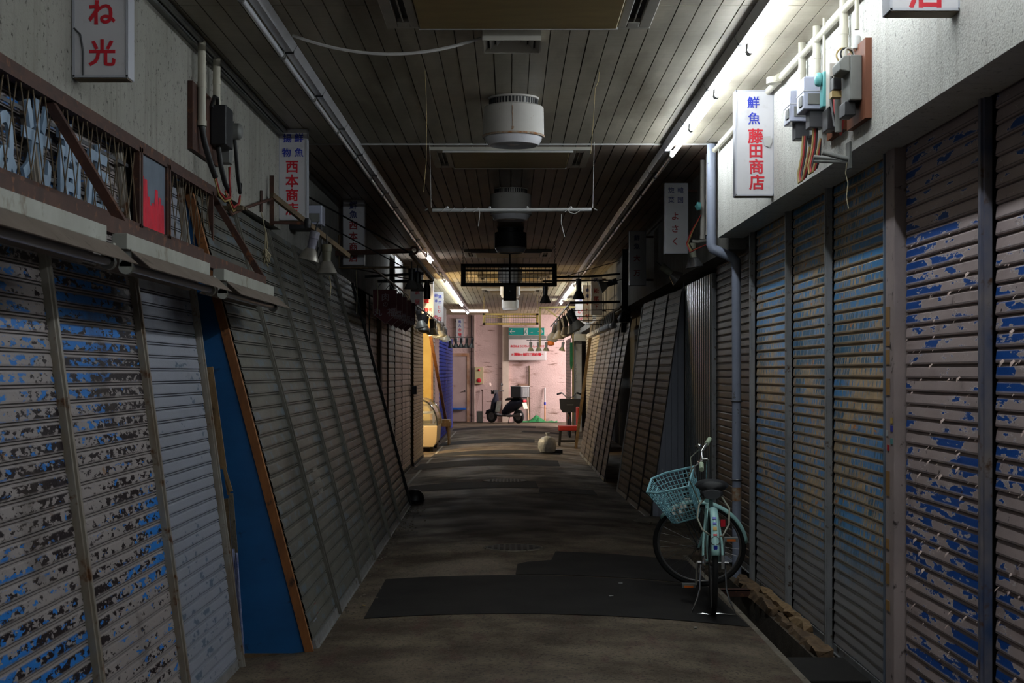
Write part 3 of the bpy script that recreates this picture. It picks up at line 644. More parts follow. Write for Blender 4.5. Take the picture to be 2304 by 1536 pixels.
def wire_frame(d, x, w, h, zt, m, label, mm):
    r = thing('wire_mesh_frame', label, 'frame', (x, d, zt-h)); t = .042; D = .16
    mb = MB()
    for y in (d, d+D):
        for z in (zt-t/2, zt-h+t/2): mb.b2(x-w/2, x+w/2, y-.015, y+.015, z-t/2, z+t/2)
        for s in (-1, 1): mb.b2(x+s*(w/2-t*.75)-t*.75, x+s*(w/2-t*.75)+t*.75, y-.015, y+.015, zt-h, zt)
    for s in (-1, 1):
        for z in (zt-.02, zt-h+.02): mb.bar((x+s*(w/2-.02),d,z), (x+s*(w/2-.02),d+D,z), .03, .03)
    mb.b2(x-w/2, x+w/2, d-.01, d+.01, zt-.11, zt-.08)
    mb.build('frame', m, r)
    mb = MB(); n = int(w/.055)
    for i in range(n): mb.tube([(x-w/2+.03+i*.055,d-.018,zt-h+.03),(x-w/2+.03+i*.055,d-.018,zt-.03)], .004, 5)
    for i in range(1, int(h/.055)): mb.tube([(x-w/2+.02,d-.02,zt-h+i*.055),(x+w/2-.02,d-.02,zt-h+i*.055)], .004, 5)
    mb.build('mesh', mm, r)
    for s in (-1, 1):
        mb = MB(); q = x+s*(w/2-.03); zz = zt; k = 0
        while zz < CZ-.02:
            mb.torus((q,d,zz+.014), .011, .003, rot('X',90) if k % 2 else rot('Y',90), 8, 5); zz += .022; k += 1
        mb.build('chain', m, r)
wire_frame(20.0, -.012, 1.35, .31, CH+1.53, M_DARK, 'black wire mesh frame hung on chains across the alley', M_DARK)
wire_frame(34.4, .02, 1.35, .27, CH+1.43, M_YEL, 'yellow wire mesh frame hung near the far wall', M_GREYM)
mb = MB(); mb.b2(-.09,.09,19.55,19.75,CH+.995,CH+1.22); sp = one('hanging_speaker', mb, M_BLK, 'black box hanging just below the black wire frame', 'speaker', bevel=.01)
mb = MB(); mb.tube([(0,19.65,CH+1.22),(0,19.65,CZ)], .012, 8); mb.build('pole', M_DARK, sp)
mb = MB(); mb.lathe([(.012,0),(.006,.006)], 10, (0,19.548,CH+1.12), rot('X',90)); mb.build('knob', M_STEEL, sp)

# ------------------------------------------------------------------ projecting box signs
def glyphs(mb, items, x, w, y, zt, h):
    for ch, fx, fz_, size in items:
        mb.text(ch, size*w, T(x+fx*w, y-.0015, zt-fz_*h) @ rot('X', 90), .024 if size > .34 else .012)
def box_sign(label, side, xw, d, zt, w, h, t, red, blue, mr=M_RED, mbl=M_BLUE, face=M_SIGN):
    x0 = xw if side < 0 else xw-w; x1 = x0+w
    r = thing('shop_sign', label, 'sign', ((x0+x1)/2, d, zt-h), 'white projecting shop signs')
    mb = MB(); mb.b2(x0, x1, d, d+t, zt-h, zt); mb.build('light_box', face, r, .004)
    mb = MB(); e = .008
    for a, b, c2, d2 in ((x0-.002,x0+e,zt-h,zt),(x1-e,x1+.002,zt-h,zt),(x0,x1,zt-h-.002,zt-h+e),(x0,x1,zt-e,zt+.002)): mb.b2(a, b, d-.004, d+t+.004, c2, d2)
    mb.build('edge_frame', M_SIGNEDGE, r)
    mb = MB(); mb.b2(x0+.004, x1-.004, d+.006, d+t-.006, zt-h-.006, zt-h-.002); mb.build('underside', M_SIGNBOT, r)
    for q in red: mb = MB(); glyphs(mb, [q], x0, w, d, zt, h); mb.build('character', mr, r)['label'] = 'red character'
    for q in blue: mb = MB(); glyphs(mb, [q], x0, w, d, zt, h); mb.build('character', mbl, r)['label'] = 'blue character'
    for z in (zt-.1*h, zt-.9*h):
        mb = MB()
        if side < 0: mb.b2(xw-.03, xw+.02, d+t*.3, d+t*.7, z-.012, z+.012)
        else: mb.b2(xw-.02, xw+.12, d+t*.3, d+t*.7, z-.012, z+.012)
        mb.build('wall_bracket', M_RUST, r)
    return r
# the nearest left sign (top cut by the frame) and its mended corner
dS = 5.68
s1 = box_sign('white sign with red kana and kanji at the upper left corner', -1, -1.745, dS, CH+1.845, .22, .665, .085, [('ね',.53,.612,.50),('光',.53,.855,.50)], [])
mb = MB(); mb.tube([(-1.74,dS-.003,CH+1.375),(-1.715,dS-.003,CH+1.35),(-1.703,dS-.003,CH+1.28),(-1.703,dS-.003,CH+1.185)], .004, 6); mb.build('crack_line', M_GREYD, s1)
box_sign('white sign with blue and red kanji at the left, above the wooden bracket', -1, -1.75, 10.78, CH+1.845, .212, .69, .09,
    [('西',.47,.414,.47),('本',.47,.568,.48),('商',.47,.722,.47),('店',.47,.876,.47)], [('揚',.30,.10,.33),('鮮',.72,.095,.33),('物',.27,.257,.33),('魚',.72,.257,.33)])
box_sign('white sign with blue and red kanji, second one down the left wall', -1, -1.78, 15.2, CH+1.85, .225, .70, .09,
    [('西',.48,.40,.42),('本',.48,.56,.42),('商',.48,.72,.42),('店',.48,.89,.42)], [('鮮',.48,.09,.38),('魚',.48,.23,.38)], M_REDD, M_BLUED)
box_sign('white sign with dull red kanji beyond the maroon boards', -1, -1.76, 25.2, CH+1.85, .22, .75, .09, [('阿',.55,.32,.42),('波',.55,.56,.42),('屋',.55,.80,.42)], [('食',.55,.1,.38)])
box_sign('bright white sign with blue and red kanji, fourth one down the left wall', -1, -1.76, 28.4, CH+1.85, .235, .75, .09, [('籠',.40,.55,.46),('寿',.40,.80,.4),('司',.75,.80,.3)], [('創',.5,.12,.36),('味',.5,.26,.36),('料',.5,.40,.36)])
box_sign('bright white sign with blue and red kanji, last one on the left wall', -1, -1.76, 32.6, CH+1.85, .235, .70, .09, [('と',.6,.50,.36),('り',.6,.64,.36),('肉',.25,.82,.4),('店',.65,.88,.4)], [('卵',.3,.12,.34),('鶏',.68,.16,.34),('専',.3,.3,.3),('門',.68,.34,.3)])
o = box_sign('white wall sign with navy and red writing at the far left of the pink wall', -1, -1.72, 45.485, CH+1.72, .24, .72, .06, [('市',.5,.50,.5),('場',.5,.70,.5),('口',.5,.9,.4)], [('出',.5,.12,.4),('入',.5,.30,.4)])
box_sign('lit white sign with blue and red kanji beside the burning tubes', 1, 1.672, 9.0, CH+1.785, .243, .665, .09,
    [('藤',.52,.435,.40),('田',.53,.578,.39),('商',.54,.722,.40),('店',.55,.873,.41)], [('鮮',.46,.115,.33),('魚',.48,.267,.33)])
box_sign('white sign with navy kanji and red kana right of the alley middle', 1, 1.665, 13.3, CH+1.77, .216, .655, .09,
    [('よ',.45,.47,.36),('さ',.45,.65,.36),('く',.45,.83,.36)], [('惣',.28,.10,.28),('韓',.68,.10,.28),('菜',.28,.24,.28),('国',.68,.24,.28)], M_REDD, M_BLUED)
box_sign('dim white sign with dark kanji, second one down the right wall', 1, 1.665, 17.4, CH+1.73, .20, .66, .09, [('大',.45,.50,.42),('万',.45,.78,.42)], [('鮮',.45,.12,.36),('魚',.45,.28,.36)], M_REDD, M_BLUED)
box_sign('dim white sign with dull red writing, third one down the right wall', 1, 1.69, 26.0, CH+1.78, .20, .72, .09, [('松',.45,.40,.5),('尾',.45,.60,.5),('下',.45,.80,.5)], [('肉',.45,.12,.4)], M_REDD, M_BLUED)
box_sign('dim white sign with dull red writing, fourth one down the right wall', 1, 1.69, 29.0, CH+1.78, .20, .74, .09, [('マ',.45,.50,.5),('ト',.45,.68,.5),('ヤ',.45,.85,.5)], [('青',.45,.14,.4),('果',.45,.3,.4)], M_REDD, M_BLUED)
box_sign('lit cream sign with red writing beyond the hanging reflector lamps', 1, 1.69, 31.6, CH+1.72, .23, .66, .09, [('と',.35,.55,.4),('う',.7,.55,.4),('ふ',.35,.78,.4),('市',.7,.80,.4)], [('豆',.5,.14,.3)])
box_sign('white sign with a red character at the top right corner', 1, 1.672, 5.28, CH+1.845, .26, .50, .10, [('店',.52,.86,.52),('商',.52,.4,.5)], [])
# plastic sheet patch on the lit sign
sg = [q for q in C.objects if q.get('label', '').startswith('lit white sign')][0]
mb = MB(); mb.prism([(1.60,8.989,CH+1.49),(1.65,8.989,CH+1.495),(1.66,8.989,CH+1.46),(1.64,8.989,CH+1.425),(1.61,8.989,CH+1.435)], (0,.002,0)); mb.build('tape_patch', M_WHITE, sg)
# maroon pentagon boards of the meat shop
for i, (d, xr) in enumerate([(16.8,-1.335),(17.65,-1.335),(18.45,-1.335),(19.25,-1.335),(20.05,-1.335)]):
    w_, x0 = .28, xr-.28; zt = CH+.98; hs = .285; hb = .405
    r = thing('pentagon_board', ('maroon pentagon board with pale kanji, nearest of its row of five' if i == 0 else f'maroon pentagon board, {ORD[i]} in the row of five'), 'sign', (x0+w_/2, d, zt-hb), 'maroon pentagon boards of the meat shop')
    mb = MB(); mb.prism([(x0,d,zt),(x0+w_,d,zt),(x0+w_,d,zt-hs),(x0+w_*.52,d,zt-hb),(x0,d,zt-hs)], (0,.02,0)); mb.build('board', M_MAROON, r)
    mb = MB(); pts = [(x0,zt),(x0+w_,zt),(x0+w_,zt-hs),(x0+w_*.52,zt-hb),(x0,zt-hs)]
    mb.tube([(a, d-.001, b) for a, b in pts], .003, 5, True); mb.build('edging', M_PINKW, r)
    for ch, fx, fz_, sz in (('肉',.52,.22,.105),('の',.52,.43,.07),('丸',.20,.65,.105),('福',.78,.65,.115)): mb = MB(); mb.text(ch, sz*.95, T(x0+fx*w_, d-.003, zt-fz_*hb) @ rot('X', 90), .012); mb.build('character', M_PALEL, r)
    for fx in (.12,.88): mb = MB(); mb.tube([(x0+fx*w_,d+.01,zt-.005),(-1.47,d+.01,CH+1.12)], .004, 5); mb.build('hanger', M_STEEL, r)
mb = MB(); mb.tube([(-1.47,15.2,CH+1.12),(-1.47,20.6,CH+1.12)], .012, 8); one('hanging_rail', mb, M_DARK, 'dark rail carrying the maroon pentagon boards', 'rail')
# ------------------------------------------------------------------ awning with lattice at the near left
XB, ZB = -1.44, CH+.53
r = thing('awning_bracket', 'rusty brown awning bracket with lamp rail at the near left', 'bracket', (XB, 6, ZB))
mb = MB(); mb.bar((XB,3.4,ZB), (XB,8.30,ZB), .035, .06); mb.build('outer_beam', M_RUST, r)
for y in (3.5, 5.30, 8.27):
    mb = MB(); mb.bar((-1.755,y,CH+1.07), (XB,y,ZB+.02), .035, .045, (0,1,0)); mb.build('brace', M_RUST, r)
mb = MB(); mb.bar((-1.735,3.3,CH+1.05), (-1.735,8.3,CH+1.05), .05, .05); mb.build('wall_rail', M_RUST, r)
# lattice frames
XL = -1.70; zl0, zl1 = CH+.655, CH+1.03
def lattice(label, y0, y1):
    r = thing('lattice_frame', label, 'frame', (XL, (y0+y1)/2, zl0), 'folding lattice frames')
    mb = MB()
    for z in (zl0+.012, zl1-.012): mb.b2(XL-.015, XL+.015, y0, y1, z-.012, z+.012)
    for y in (y0+.012, y1-.012): mb.b2(XL-.015, XL+.015, y-.014, y+.014, zl0, zl1)
    mb.build('frame', M_RUST, r)
    mb = MB(); h = zl1-zl0-.03; n = int((y1-y0-.06)/.125); st = (y1-y0-.06)/n
    for i in range(n):
        for s in (0, 1):
            a = y0+.03+st*(i+s); b = y0+.03+st*(i+1-s)
            mb.bar((XL+.006*(s*2-1), a, zl0+.015), (XL+.006*(s*2-1), b, zl1-.015), .003, .0065, (0,1,0))
    mb.build('lattice', M_WOODB, r)
lattice('long rusty frame of folding lattice in front of the pale blue letters', 3.6, 6.50)
lattice('short rusty frame of folding lattice right of the red painted pane', 7.05, 8.10)
r = thing('glazed_pane', 'frosted pane with bright red painted marks between the lattice frames', 'window', (XL, 6.78, zl0))
mb = MB()
for z in (zl0+.010, zl1-.010): mb.b2(XL-.014, XL+.014, 6.52, 7.03, z-.010, z+.010)
for y in (6.53, 7.02): mb.b2(XL-.014, XL+.014, y-.012, y+.012, zl0-.04, zl1)
mb.build('frame', M_RUST, r)
mb = MB(); mb.b2(XL-.004, XL+.002, 6.54, 7.01, zl0-.02, zl1-.02); mb.build('pane', M_SKYB, r)
mb = MB()
rnd = random.Random(3)
M_REDB = mat('red_brush_paint', (.80,.002,.035), .7, 0, (.60,.002,.025), 8)
for y, z0, z1, ww in ((6.575,.02,.255,.05),(6.63,.0,.245,.05),(6.69,.03,.17,.04),(6.76,.0,.15,.05),(6.83,.02,.22,.055),(6.895,.0,.19,.05),(6.95,.02,.16,.045)):
    mb.tube([(XL+.007,y+rnd.uniform(-.01,.01),zl0+z0-.03),(XL+.007,y+rnd.uniform(-.01,.01),zl0+(z0+z1)/2),(XL+.007,y,zl0+z1)], [ww*.62,ww*.72,ww*.45], 8)
for z in (.02,.07,.12): mb.tube([(XL+.007,6.56,zl0+z),(XL+.007,6.75,zl0+z-.015),(XL+.007,6.96,zl0+z+.01)], .03, 6)
vs = mb.v; mb.v = [V((XL+.0035+(p.x-XL-.007)*.12, p.y, p.z)) for p in vs]
mb.build('painted_marks', M_REDB, r)['label'] = 'bright red brushed marks'
# pale blue letters behind the lattice
r = thing('shop_name', 'large pale blue kanji letters behind the folding lattice', 'sign', (-1.725, 5.3, zl0))
LM = MX(((0,0,1,0),(1,0,0,0),(0,1,0,0),(0,0,0,1)))
for ch, y, z in (('ね',4.80,CH+.80),('光',5.17,CH+.84),('商',5.56,CH+.82),('店',5.93,CH+.80)):
    mb = MB(); mb.text(ch, .31, T(-1.722,y,z) @ LM, .03, .012); mb.build('letter', M_NEON, r)
mb = MB(); mb.b2(-1.735,-1.73,3.7,6.45,CH+.72,CH+.735); mb.b2(-1.735,-1.73,3.7,6.45,CH+.93,CH+.945); mb.build('mounting_rail', M_GREYD, r)
# fluorescent fixtures under the awning beam
def fixture(label, y0, y1, broken=False):
    r = thing('fluorescent_fixture', label, 'light', (XB+.03, (y0+y1)/2, ZB-.15), 'fixtures under the awning beam'); x = XB+.035
    mb = MB(); mb.b2(x-.028, x+.028, y0, y1-.12, ZB-.085, ZB-.028); mb.build('ballast_box', M_FIXT, r, .003)
    mb = MB(); mb.add([(x-.10,y0+.03,ZB-.145),(x-.03,y0+.03,ZB-.085),(x+.03,y0+.03,ZB-.085),(x+.105,y0+.03,ZB-.150),(x-.10,y1,ZB-.145),(x-.03,y1,ZB-.085),(x+.03,y1,ZB-.085),(x+.105,y1,ZB-.150)], [(0,1,5,4),(1,2,6,5),(2,3,7,6)])
    o = mb.build('reflector', M_REFL, r); so = o.modifiers.new('solid', 'SOLIDIFY'); so.thickness = .003
    mb = MB(); mb.tube([(x+.01,y0+.09,ZB-.145),(x+.01,y1-.06,ZB-.145)], .0155, 10); mb.build('tube', M_REFL if broken else M_TUBE, r)
    for y in (y0+.06, y1-.035):
        mb = MB(); mb.b2(x-.012, x+.032, y-.018, y+.012, ZB-.145, ZB-.08); mb.tube([(x+.01,y-.018,ZB-.147),(x+.01,y+.012,ZB-.147)], .026, 12); mb.build('lamp_holder', M_FIXT, r)
fixture('dirty fluorescent fixture at the left edge under the rusty beam', 3.45, 4.98)
fixture('dirty fluorescent fixture in the middle under the rusty beam', 5.12, 6.66)
fixture('dirty fluorescent fixture at the far end of the rusty beam', 6.86, 8.42)
# ------------------------------------------------------------------ wiring on the left wall
def conduit(label, pts, r, m=M_CREAM, group='cream conduits'):
    mb = MB(); mb.tube(pts, r, 12); o = one('conduit', mb, m, label, 'pipe', group)
    a, b = V(pts[0]), V(pts[-1]); c = MB()
    for q, rr in ((b, r*1.18), (a.lerp(b, .55), r*1.12)):
        t = (a-b).normalized(); c = MB(); c.tube([q, q+t*.03], rr, 12); c.build('coupling', m, o)
    return o
conduit('thick cream conduit on the left wall ending over black cable', [(-1.70,7.85,CZ-.02),(-1.70,7.85,CH+1.36)], .023)
conduit('cream conduit on the left wall running into the black meter box', [(-1.70,8.25,CZ-.03),(-1.70,8.25,CH+1.545)], .022)
conduit('thin cream conduit on the left wall behind the thick one', [(-1.725,8.02,CZ-.03),(-1.725,8.02,CH+1.30)], .011)
r = thing('meter_board', 'brown board with black meter box and cables on the left wall', 'meter', (-1.73, 8.2, CH+1.2))
mb = MB(); mb.b2(-1.749,-1.722,7.72,8.42,CH+1.215,CH+1.585); mb.build('backing_board', M_RUST, r)
mb = MB(); mb.b2(-1.72,-1.63,8.17,8.38,CH+1.31,CH+1.54); mb.build('meter_case', M_BLK, r, .006)
mb = MB(); mb.b2(-1.72,-1.655,8.40,8.50,CH+1.24,CH+1.50); mb.lathe([(.05,0),(.05,.04),(.035,.055),(0,.06)], 20, (-1.655,8.5,CH+1.44), rot('Y',90)); mb.build('old_switch', M_GREYM, r, .004)
mb = MB(); mb.tube([(-1.70,7.85,CH+1.36),(-1.69,7.87,CH+1.28),(-1.67,7.93,CH+1.17),(-1.655,8.0,CH+1.10)], .017, 10); mb.build('black_cable', M_CABB, r); mb = MB(); mb.tube([(-1.69,8.25,CH+1.31),(-1.68,8.27,CH+1.2),(-1.67,8.34,CH+1.11),(-1.66,8.42,CH+1.07)], .015, 10); mb.build('black_cable', M_CABB, r); mb = MB()
mb.tube([(-1.69,8.05,CH+1.50),(-1.68,8.09,CH+1.57),(-1.68,8.17,CH+1.575),(-1.69,8.22,CH+1.52)], .011, 8); mb.build('black_cable', M_CABB, r); mb = MB(); mb.tube([(-1.66,8.50,CH+1.50),(-1.65,8.55,CH+1.36),(-1.65,8.62,CH+1.2),(-1.65,8.7,CH+1.10),(-1.66,8.76,CH+1.16)], .012, 8)
mb.build('black_cable', M_CABB, r)
mb = MB(); mb.tube([(-1.655,8.0,CH+1.10),(-1.65,8.08,CH+1.03),(-1.64,8.2,CH+1.0),(-1.64,8.35,CH+1.03),(-1.66,8.42,CH+1.15),(-1.66,8.44,CH+1.22)], .006, 6); mb.tube([(-1.66,8.3,CH+1.06),(-1.64,8.45,CH+.98),(-1.64,8.6,CH+1.02),(-1.65,8.7,CH+1.08)], .006, 6); mb.build('red_wire', M_CABR, r)
mb = MB(); mb.tube([(-1.66,7.99,CH+1.10),(-1.65,8.06,CH+1.01),(-1.645,8.2,CH+.985),(-1.645,8.38,CH+1.02),(-1.665,8.45,CH+1.14),(-1.67,8.46,CH+1.22)], .006, 6); mb.tube([(-1.66,8.3,CH+1.05),(-1.645,8.45,CH+.96),(-1.645,8.62,CH+.99),(-1.655,8.73,CH+1.06)], .006, 6); mb.build('tan_wire', M_CABY, r)
mb = MB(); mb.b2(-1.75,-1.60,8.52,8.57,CH+.975,CH+1.0); mb.b2(-1.75,-1.60,8.62,8.66,CH+.985,CH+1.005); one('wall_stub', mb, M_WOODB, 'short wooden stub under the looped wires on the left wall', 'bracket')
wire('bent_pipe', [(-1.74,8.78,CH+1.04),(-1.735,8.78,CH+1.0),(-1.73,8.85,CH+.985),(-1.72,9.3,CH+1.08),(-1.71,10.3,CH+1.262)], .010, M_RUST, 'rusty bent pipe running to the wooden bracket on the left wall', 'pipe')
mb = MB(); mb.bar((-1.745,-2,CZ-.03), (-1.745,10.8,CZ-.03), .05, .05); mb.tube([(-1.70,-2,CZ-.02),(-1.70,10.8,CZ-.02)], .016, 8); one('corner_duct', mb, M_GREYM, 'grey cable trunking along the top of the left wall', 'pipe')
for i, (x, y, m) in enumerate([(-1.78,11.35,M_CREAM),(-1.76,11.7,M_GREYPVC),(-1.75,11.95,M_GREYPVC),(-1.74,12.2,M_CREAM)]):
    conduit(['cream conduit just right of the left kanji sign','blue-grey conduit, nearer of two behind the left kanji sign','blue-grey conduit, farther of two behind the left kanji sign','thin cream conduit farthest behind the left kanji sign'][i], [(x,y,CZ-.02),(x,y,CH+1.22)], .021 if i == 0 else .016, m, 'conduits behind the left kanji sign')
r = thing('electric_meter', 'clear covered electric meter beyond the left kanji sign', 'meter', (-1.62, 12.0, CH+1.22), 'electric meters')
mb = MB(); mb.b2(-1.70,-1.57,11.9,12.1,CH+1.24,CH+1.40); mb.build('cover', M_PLAST, r, .006)
mb = MB(); mb.b2(-1.68,-1.59,11.88,11.9,CH+1.26,CH+1.33); mb.build('dial', M_GREYM, r)
mb = MB(); mb.b2(-1.84,-1.70,11.86,12.12,CH+1.2,CH+1.43); mb.build('base_plate', M_BLK, r)
mb = MB()
for i in range(4): mb.tube([(-1.68+.03*i,12.0,CH+1.24),(-1.675+.03*i,12.0,CH+1.1-.02*i),(-1.7+.02*i,12.1,CH+.95)], .007, 6)
mb.build('cable', M_CABB, r)
# wooden lamp bracket with two reflector lamps
r = thing('lamp_bracket', 'wooden lamp bracket reaching out below the left kanji sign', 'bracket', (-1.7, 10.2, CH+1.0))
mb = MB(); mb.bar((-1.71,10.22,CH+1.275), (-1.28,11.3,CH+.925), .028, .038); mb.build('arm', M_WOODB, r)
mb = MB(); mb.bar((-1.715,10.25,CH+1.42), (-1.715,10.25,CH+.88+.18), .02, .03); mb.bar((-1.715,10.24,CH+1.08),(-1.44,10.24,CH+1.075),.018,.022); mb.build('rusty_strut', M_RUST, r)
mb = MB(); mb.lathe([(.022,0),(.026,.02),(.026,.05),(.02,.07)], 12, (-1.455,10.24,CH+1.04)); mb.build('clamp', M_BLK, r)
def lamp_proto(m_body, m_shade, n=20):
    r = thing('reflector_lamp', 'x', 'lamp', (0,0,0))
    mb = MB(); mb.lathe([(.010,0),(.034,-.004),(.037,-.01),(.036,-.055),(.033,-.058),(.033,-.095),(.030,-.12),(.034,-.135)], n); mb.build('socket', m_body, r)
    mb = MB(); mb.lathe([(.033,-.13),(.045,-.145),(.075,-.205),(.080,-.215),(.078,-.219),(.07,-.212)], n, cap=False); o = mb.build('shade', m_shade, r)
    mb = MB(); mb.lathe([(.072,-.207),(.05,-.219),(0,-.223)], n); mb.build('bulb_face', M_GREYM, r)
    mb = MB(); mb.tube([(0,0,-.005),(0,0,.07)], .006, 6); mb.build('stem', M_CABB, r)
    return r
LA = lamp_proto(mat('lilac_grey_socket', (.20,.19,.24), .6, 0, (.15,.145,.17), 10), mat('worn_aluminium_shade', (.50,.47,.42), .32, .75, (.34,.31,.26), 9))
LA.location = (-1.40,10.25,CH+1.02); LA.rotation_euler = (0, math.radians(14), 0); LA['label'] = 'dusty reflector lamp with lilac socket, tilted under the wooden bracket'; LA['group'] = 'reflector lamps on the left bracket'
LBm = lamp_proto(mat('olive_socket', (.11,.105,.075), .6, 0, (.16,.14,.08), 12), bpy.data.materials['worn_aluminium_shade'])
LBm.location = (-1.345,10.45,CH+.945); LBm['label'] = 'dusty reflector lamp with olive socket, upright under the wooden bracket'; LBm['group'] = 'reflector lamps on the left bracket'
wire('hanging_rope', [(-1.735,9.93,CH+1.27),(-1.735,9.93,CH+1.12)], .011, M_RUST, 'rusty flat hook on the left wall above the frayed rope', 'hook')
mb = MB(); mb.tube([(-1.73,9.9,CH+1.12),(-1.70,9.9,CH+.98),(-1.705,9.9,CH+.86)], .004, 6); mb.tube([(-1.70,9.92,CH+.98),(-1.69,9.92,CH+.86)], .006, 6)
for i in range(14): mb.tube([(-1.70,9.9,CH+.86),(-1.70+random.uniform(-.03,.03),9.9+random.uniform(-.03,.03),CH+.82+random.uniform(-.03,.03)),(-1.70+random.uniform(-.03,.03),9.9+random.uniform(-.03,.03),CH+.76+random.uniform(-.03,.05))], .006, 5)
one('rope_knot', mb, M_ROPE, 'frayed knotted rope hanging on the left wall', 'rope')
for i, (x, y, z0, z1, lab) in enumerate([(-1.325,10.45,.71,.56,'short string under the olive socket lamp'),(-1.62,15.0,1.08,.62,'pale string left of the maroon boards, nearer one'),(-1.40,15.0,.98,.62,'pale string left of the maroon boards, farther one')]):
    wire('hanging_string', [(x,y,CH+z0),(x+.01,y,CH+(z0+z1)/2),(x+.004,y,CH+z1)], .005, M_ROPE, lab, 'string', 'strings hanging on the left')
# far left frame of the meat shop
r = thing('sign_bracket', 'dark steel frame with lamps reaching over the maroon boards', 'bracket', (-1.3, 15.0, CH+1.1))
mb = MB(); mb.bar((-1.92,15.0,CH+1.255), (-1.04,15.0,CH+1.285), .03, .05); mb.build('arm', M_RUST, r)
mb = MB(); mb.tube([(-1.80,15.0,CH+1.45),(-1.80,15.0,CH+1.105),(-1.06,15.0,CH+1.11)], .012, 8); mb.build('lower_rod', M_WOODB, r)
mb = MB(); mb.bar((-1.045,14.98,CH+1.26), (-1.045,19.3,CH+1.26), .04, .045); mb.build('long_rail', M_DARK, r)
mb = MB(); mb.bar((-1.8,19.3,CH+1.24),(-1.04,19.3,CH+1.24),.03,.04); mb.bar((-1.75,17.2,CH+1.16),(-1.04,17.2,CH+1.2),.03,.03); mb.bar((-1.75,15.6,CH+1.15),(-1.04,19.2,CH+1.2),.012,.012); mb.build('cross_bar', M_DARK, r)
mb = MB(); mb.tube([(-1.86,12.2,CH+1.58),(-1.05,15.0,CH+1.26)], .008, 6); mb.tube([(-1.86,12.2,CH+1.42),(-1.1,15.0,CH+1.10)], .006, 6); mb.build('stay_wire', M_DARK, r)
mb = MB(); mb.torus((-1.01,15.0,CH+1.29), .035, .012, rot('X',90)); mb.build('ring', M_RUST, r)
LS = lamp_proto(M_BLK, mat('grey_glossy_bulb', (.16,.155,.15), .25, .4))
LS.location = (-1.045,15.15,CH+1.11); LS['label'] = 'grey reflector lamp at the near end of the steel frame'; LS['group'] = 'lamps on the steel frame over the maroon boards'
dup(LS, (-1.03,15.9,CH+1.13), label='grey reflector lamp just behind the first on the steel frame')
mb = MB(); mb.lathe([(.03,0),(.034,-.05),(.048,-.1),(.046,-.24),(.0,-.245)], 12, (-1.10,18.9,CH+1.22)); one('lamp_holder_box', mb, M_BLK, 'black cylinder lamp hanging from the far end of the steel frame', 'lamp')
wl_ = MB(); wl_.b2(-1.78,-1.76,21.8,23.4,CH+1.16,CH+1.8)  # pale panel stands in for wall lit by the nearby tube
o = one('lit_wall_patch', wl_, M_WHITE, 'pale panel standing for lit wall, seen through the dark steel frame', 'panel')

# ------------------------------------------------------------------ right wall: drainpipe, conduits, meters
r = thing('drainpipe', 'blue-grey drainpipe with elbows at the end of the white wall', 'pipe', (1.82, 11.42, 0))
mb = MB(); mb.tube([(1.625,11.46,CZ-.01),(1.625,11.46,CH+1.07)], .037, 16); mb.tube([(1.825,11.46,CH+.86),(1.82,11.40,-.12)], .037, 16); mb.build('pipe', M_GREYPVC, r)
mb = MB(); mb.tube([(1.625,11.46,CH+1.10),(1.625,11.46,CH+1.03),(1.635,11.46,CH+1.0),(1.66,11.46,CH+.985)], .042, 16); mb.tube([(1.64,11.46,CH+.995),(1.79,11.46,CH+.93),(1.82,11.46,CH+.90),(1.825,11.46,CH+.84)], .041, 16); mb.build('elbow', M_GREYPVC, r)
mb = MB(); mb.tube([(1.8217,11.418,.66),(1.8214,11.416,.55)], .0395, 16); mb.build('rust_band', M_RUSTRING, r)
mb = MB(); mb.torus((1.8217,11.419,.72), .041, .006); mb.torus((1.823,11.434,1.35), .041, .006); mb.build('clip', M_STEEL, r)
conduit('horizontal cream conduit along the top of the right wall', [(1.635,3,CZ-.075),(1.635,11.35,CZ-.075)], .018, M_CREAM, 'conduits on the right wall')
mb = MB(); mb.lathe([(.045,0),(.045,.035),(.04,.04)], 18, (1.60,8.62,CZ-.10)); mb.tube([(1.62,8.55,CZ-.075),(1.62,8.72,CZ-.075)], .024, 12); one('junction_box', mb, M_CREAM, 'round cream junction box on the conduit above the lit sign', 'box')
for y, rr, z1, lab in ((7.98,.021,1.53,'cream vertical conduit above the farther electric meter'),(7.60,.021,1.53,'cream vertical conduit above the nearer electric meter'),(6.98,.022,1.50,'cream vertical conduit beside the grey switch gear'),(6.72,.010,1.62,'thin cream conduit above the wire coil'),(7.42,.008,1.5,'thin cream conduit left of the teal breaker')):
    conduit(lab, [(1.64,y,CZ),(1.64,y,CH+z1)], rr, M_CREAM, 'conduits on the right wall')
for y, lab in ((7.78,'clear covered electric meter, farther of the two on the right wall'),(7.42,'clear covered electric meter, nearer of the two on the right wall')):
    r = thing('electric_meter', lab, 'meter', (1.6, y, CH+1.35), 'electric meters')
    mb = MB(); mb.b2(1.535,1.645,y,y+.19,CH+1.375,CH+1.545); mb.build('cover', M_PLAST, r, .006)
    mb = MB(); mb.b2(1.533,1.647,y-.002,y+.192,CH+1.467,CH+1.473); mb.build('seam', M_SIGNEDGE, r)
    mb = MB(); mb.b2(1.555,1.63,y-.006,y+.001,CH+1.40,CH+1.455); mb.build('dial_window', M_GREYM, r)
    mb = MB(); mb.b2(1.5305,1.5355,y+.04,y+.12,CH+1.40,CH+1.45); mb.build('label_plate', M_GREYM, r)
    mb = MB(); mb.b2(1.645,1.672,y-.01,y+.2,CH+1.30,CH+1.56); mb.build('base_plate', M_WHITE, r)
    mb = MB(); mb.b2(1.57,1.65,y+.03,y+.13,CH+1.285,CH+1.375); mb.build('terminal_block', M_GREYD, r, .004)
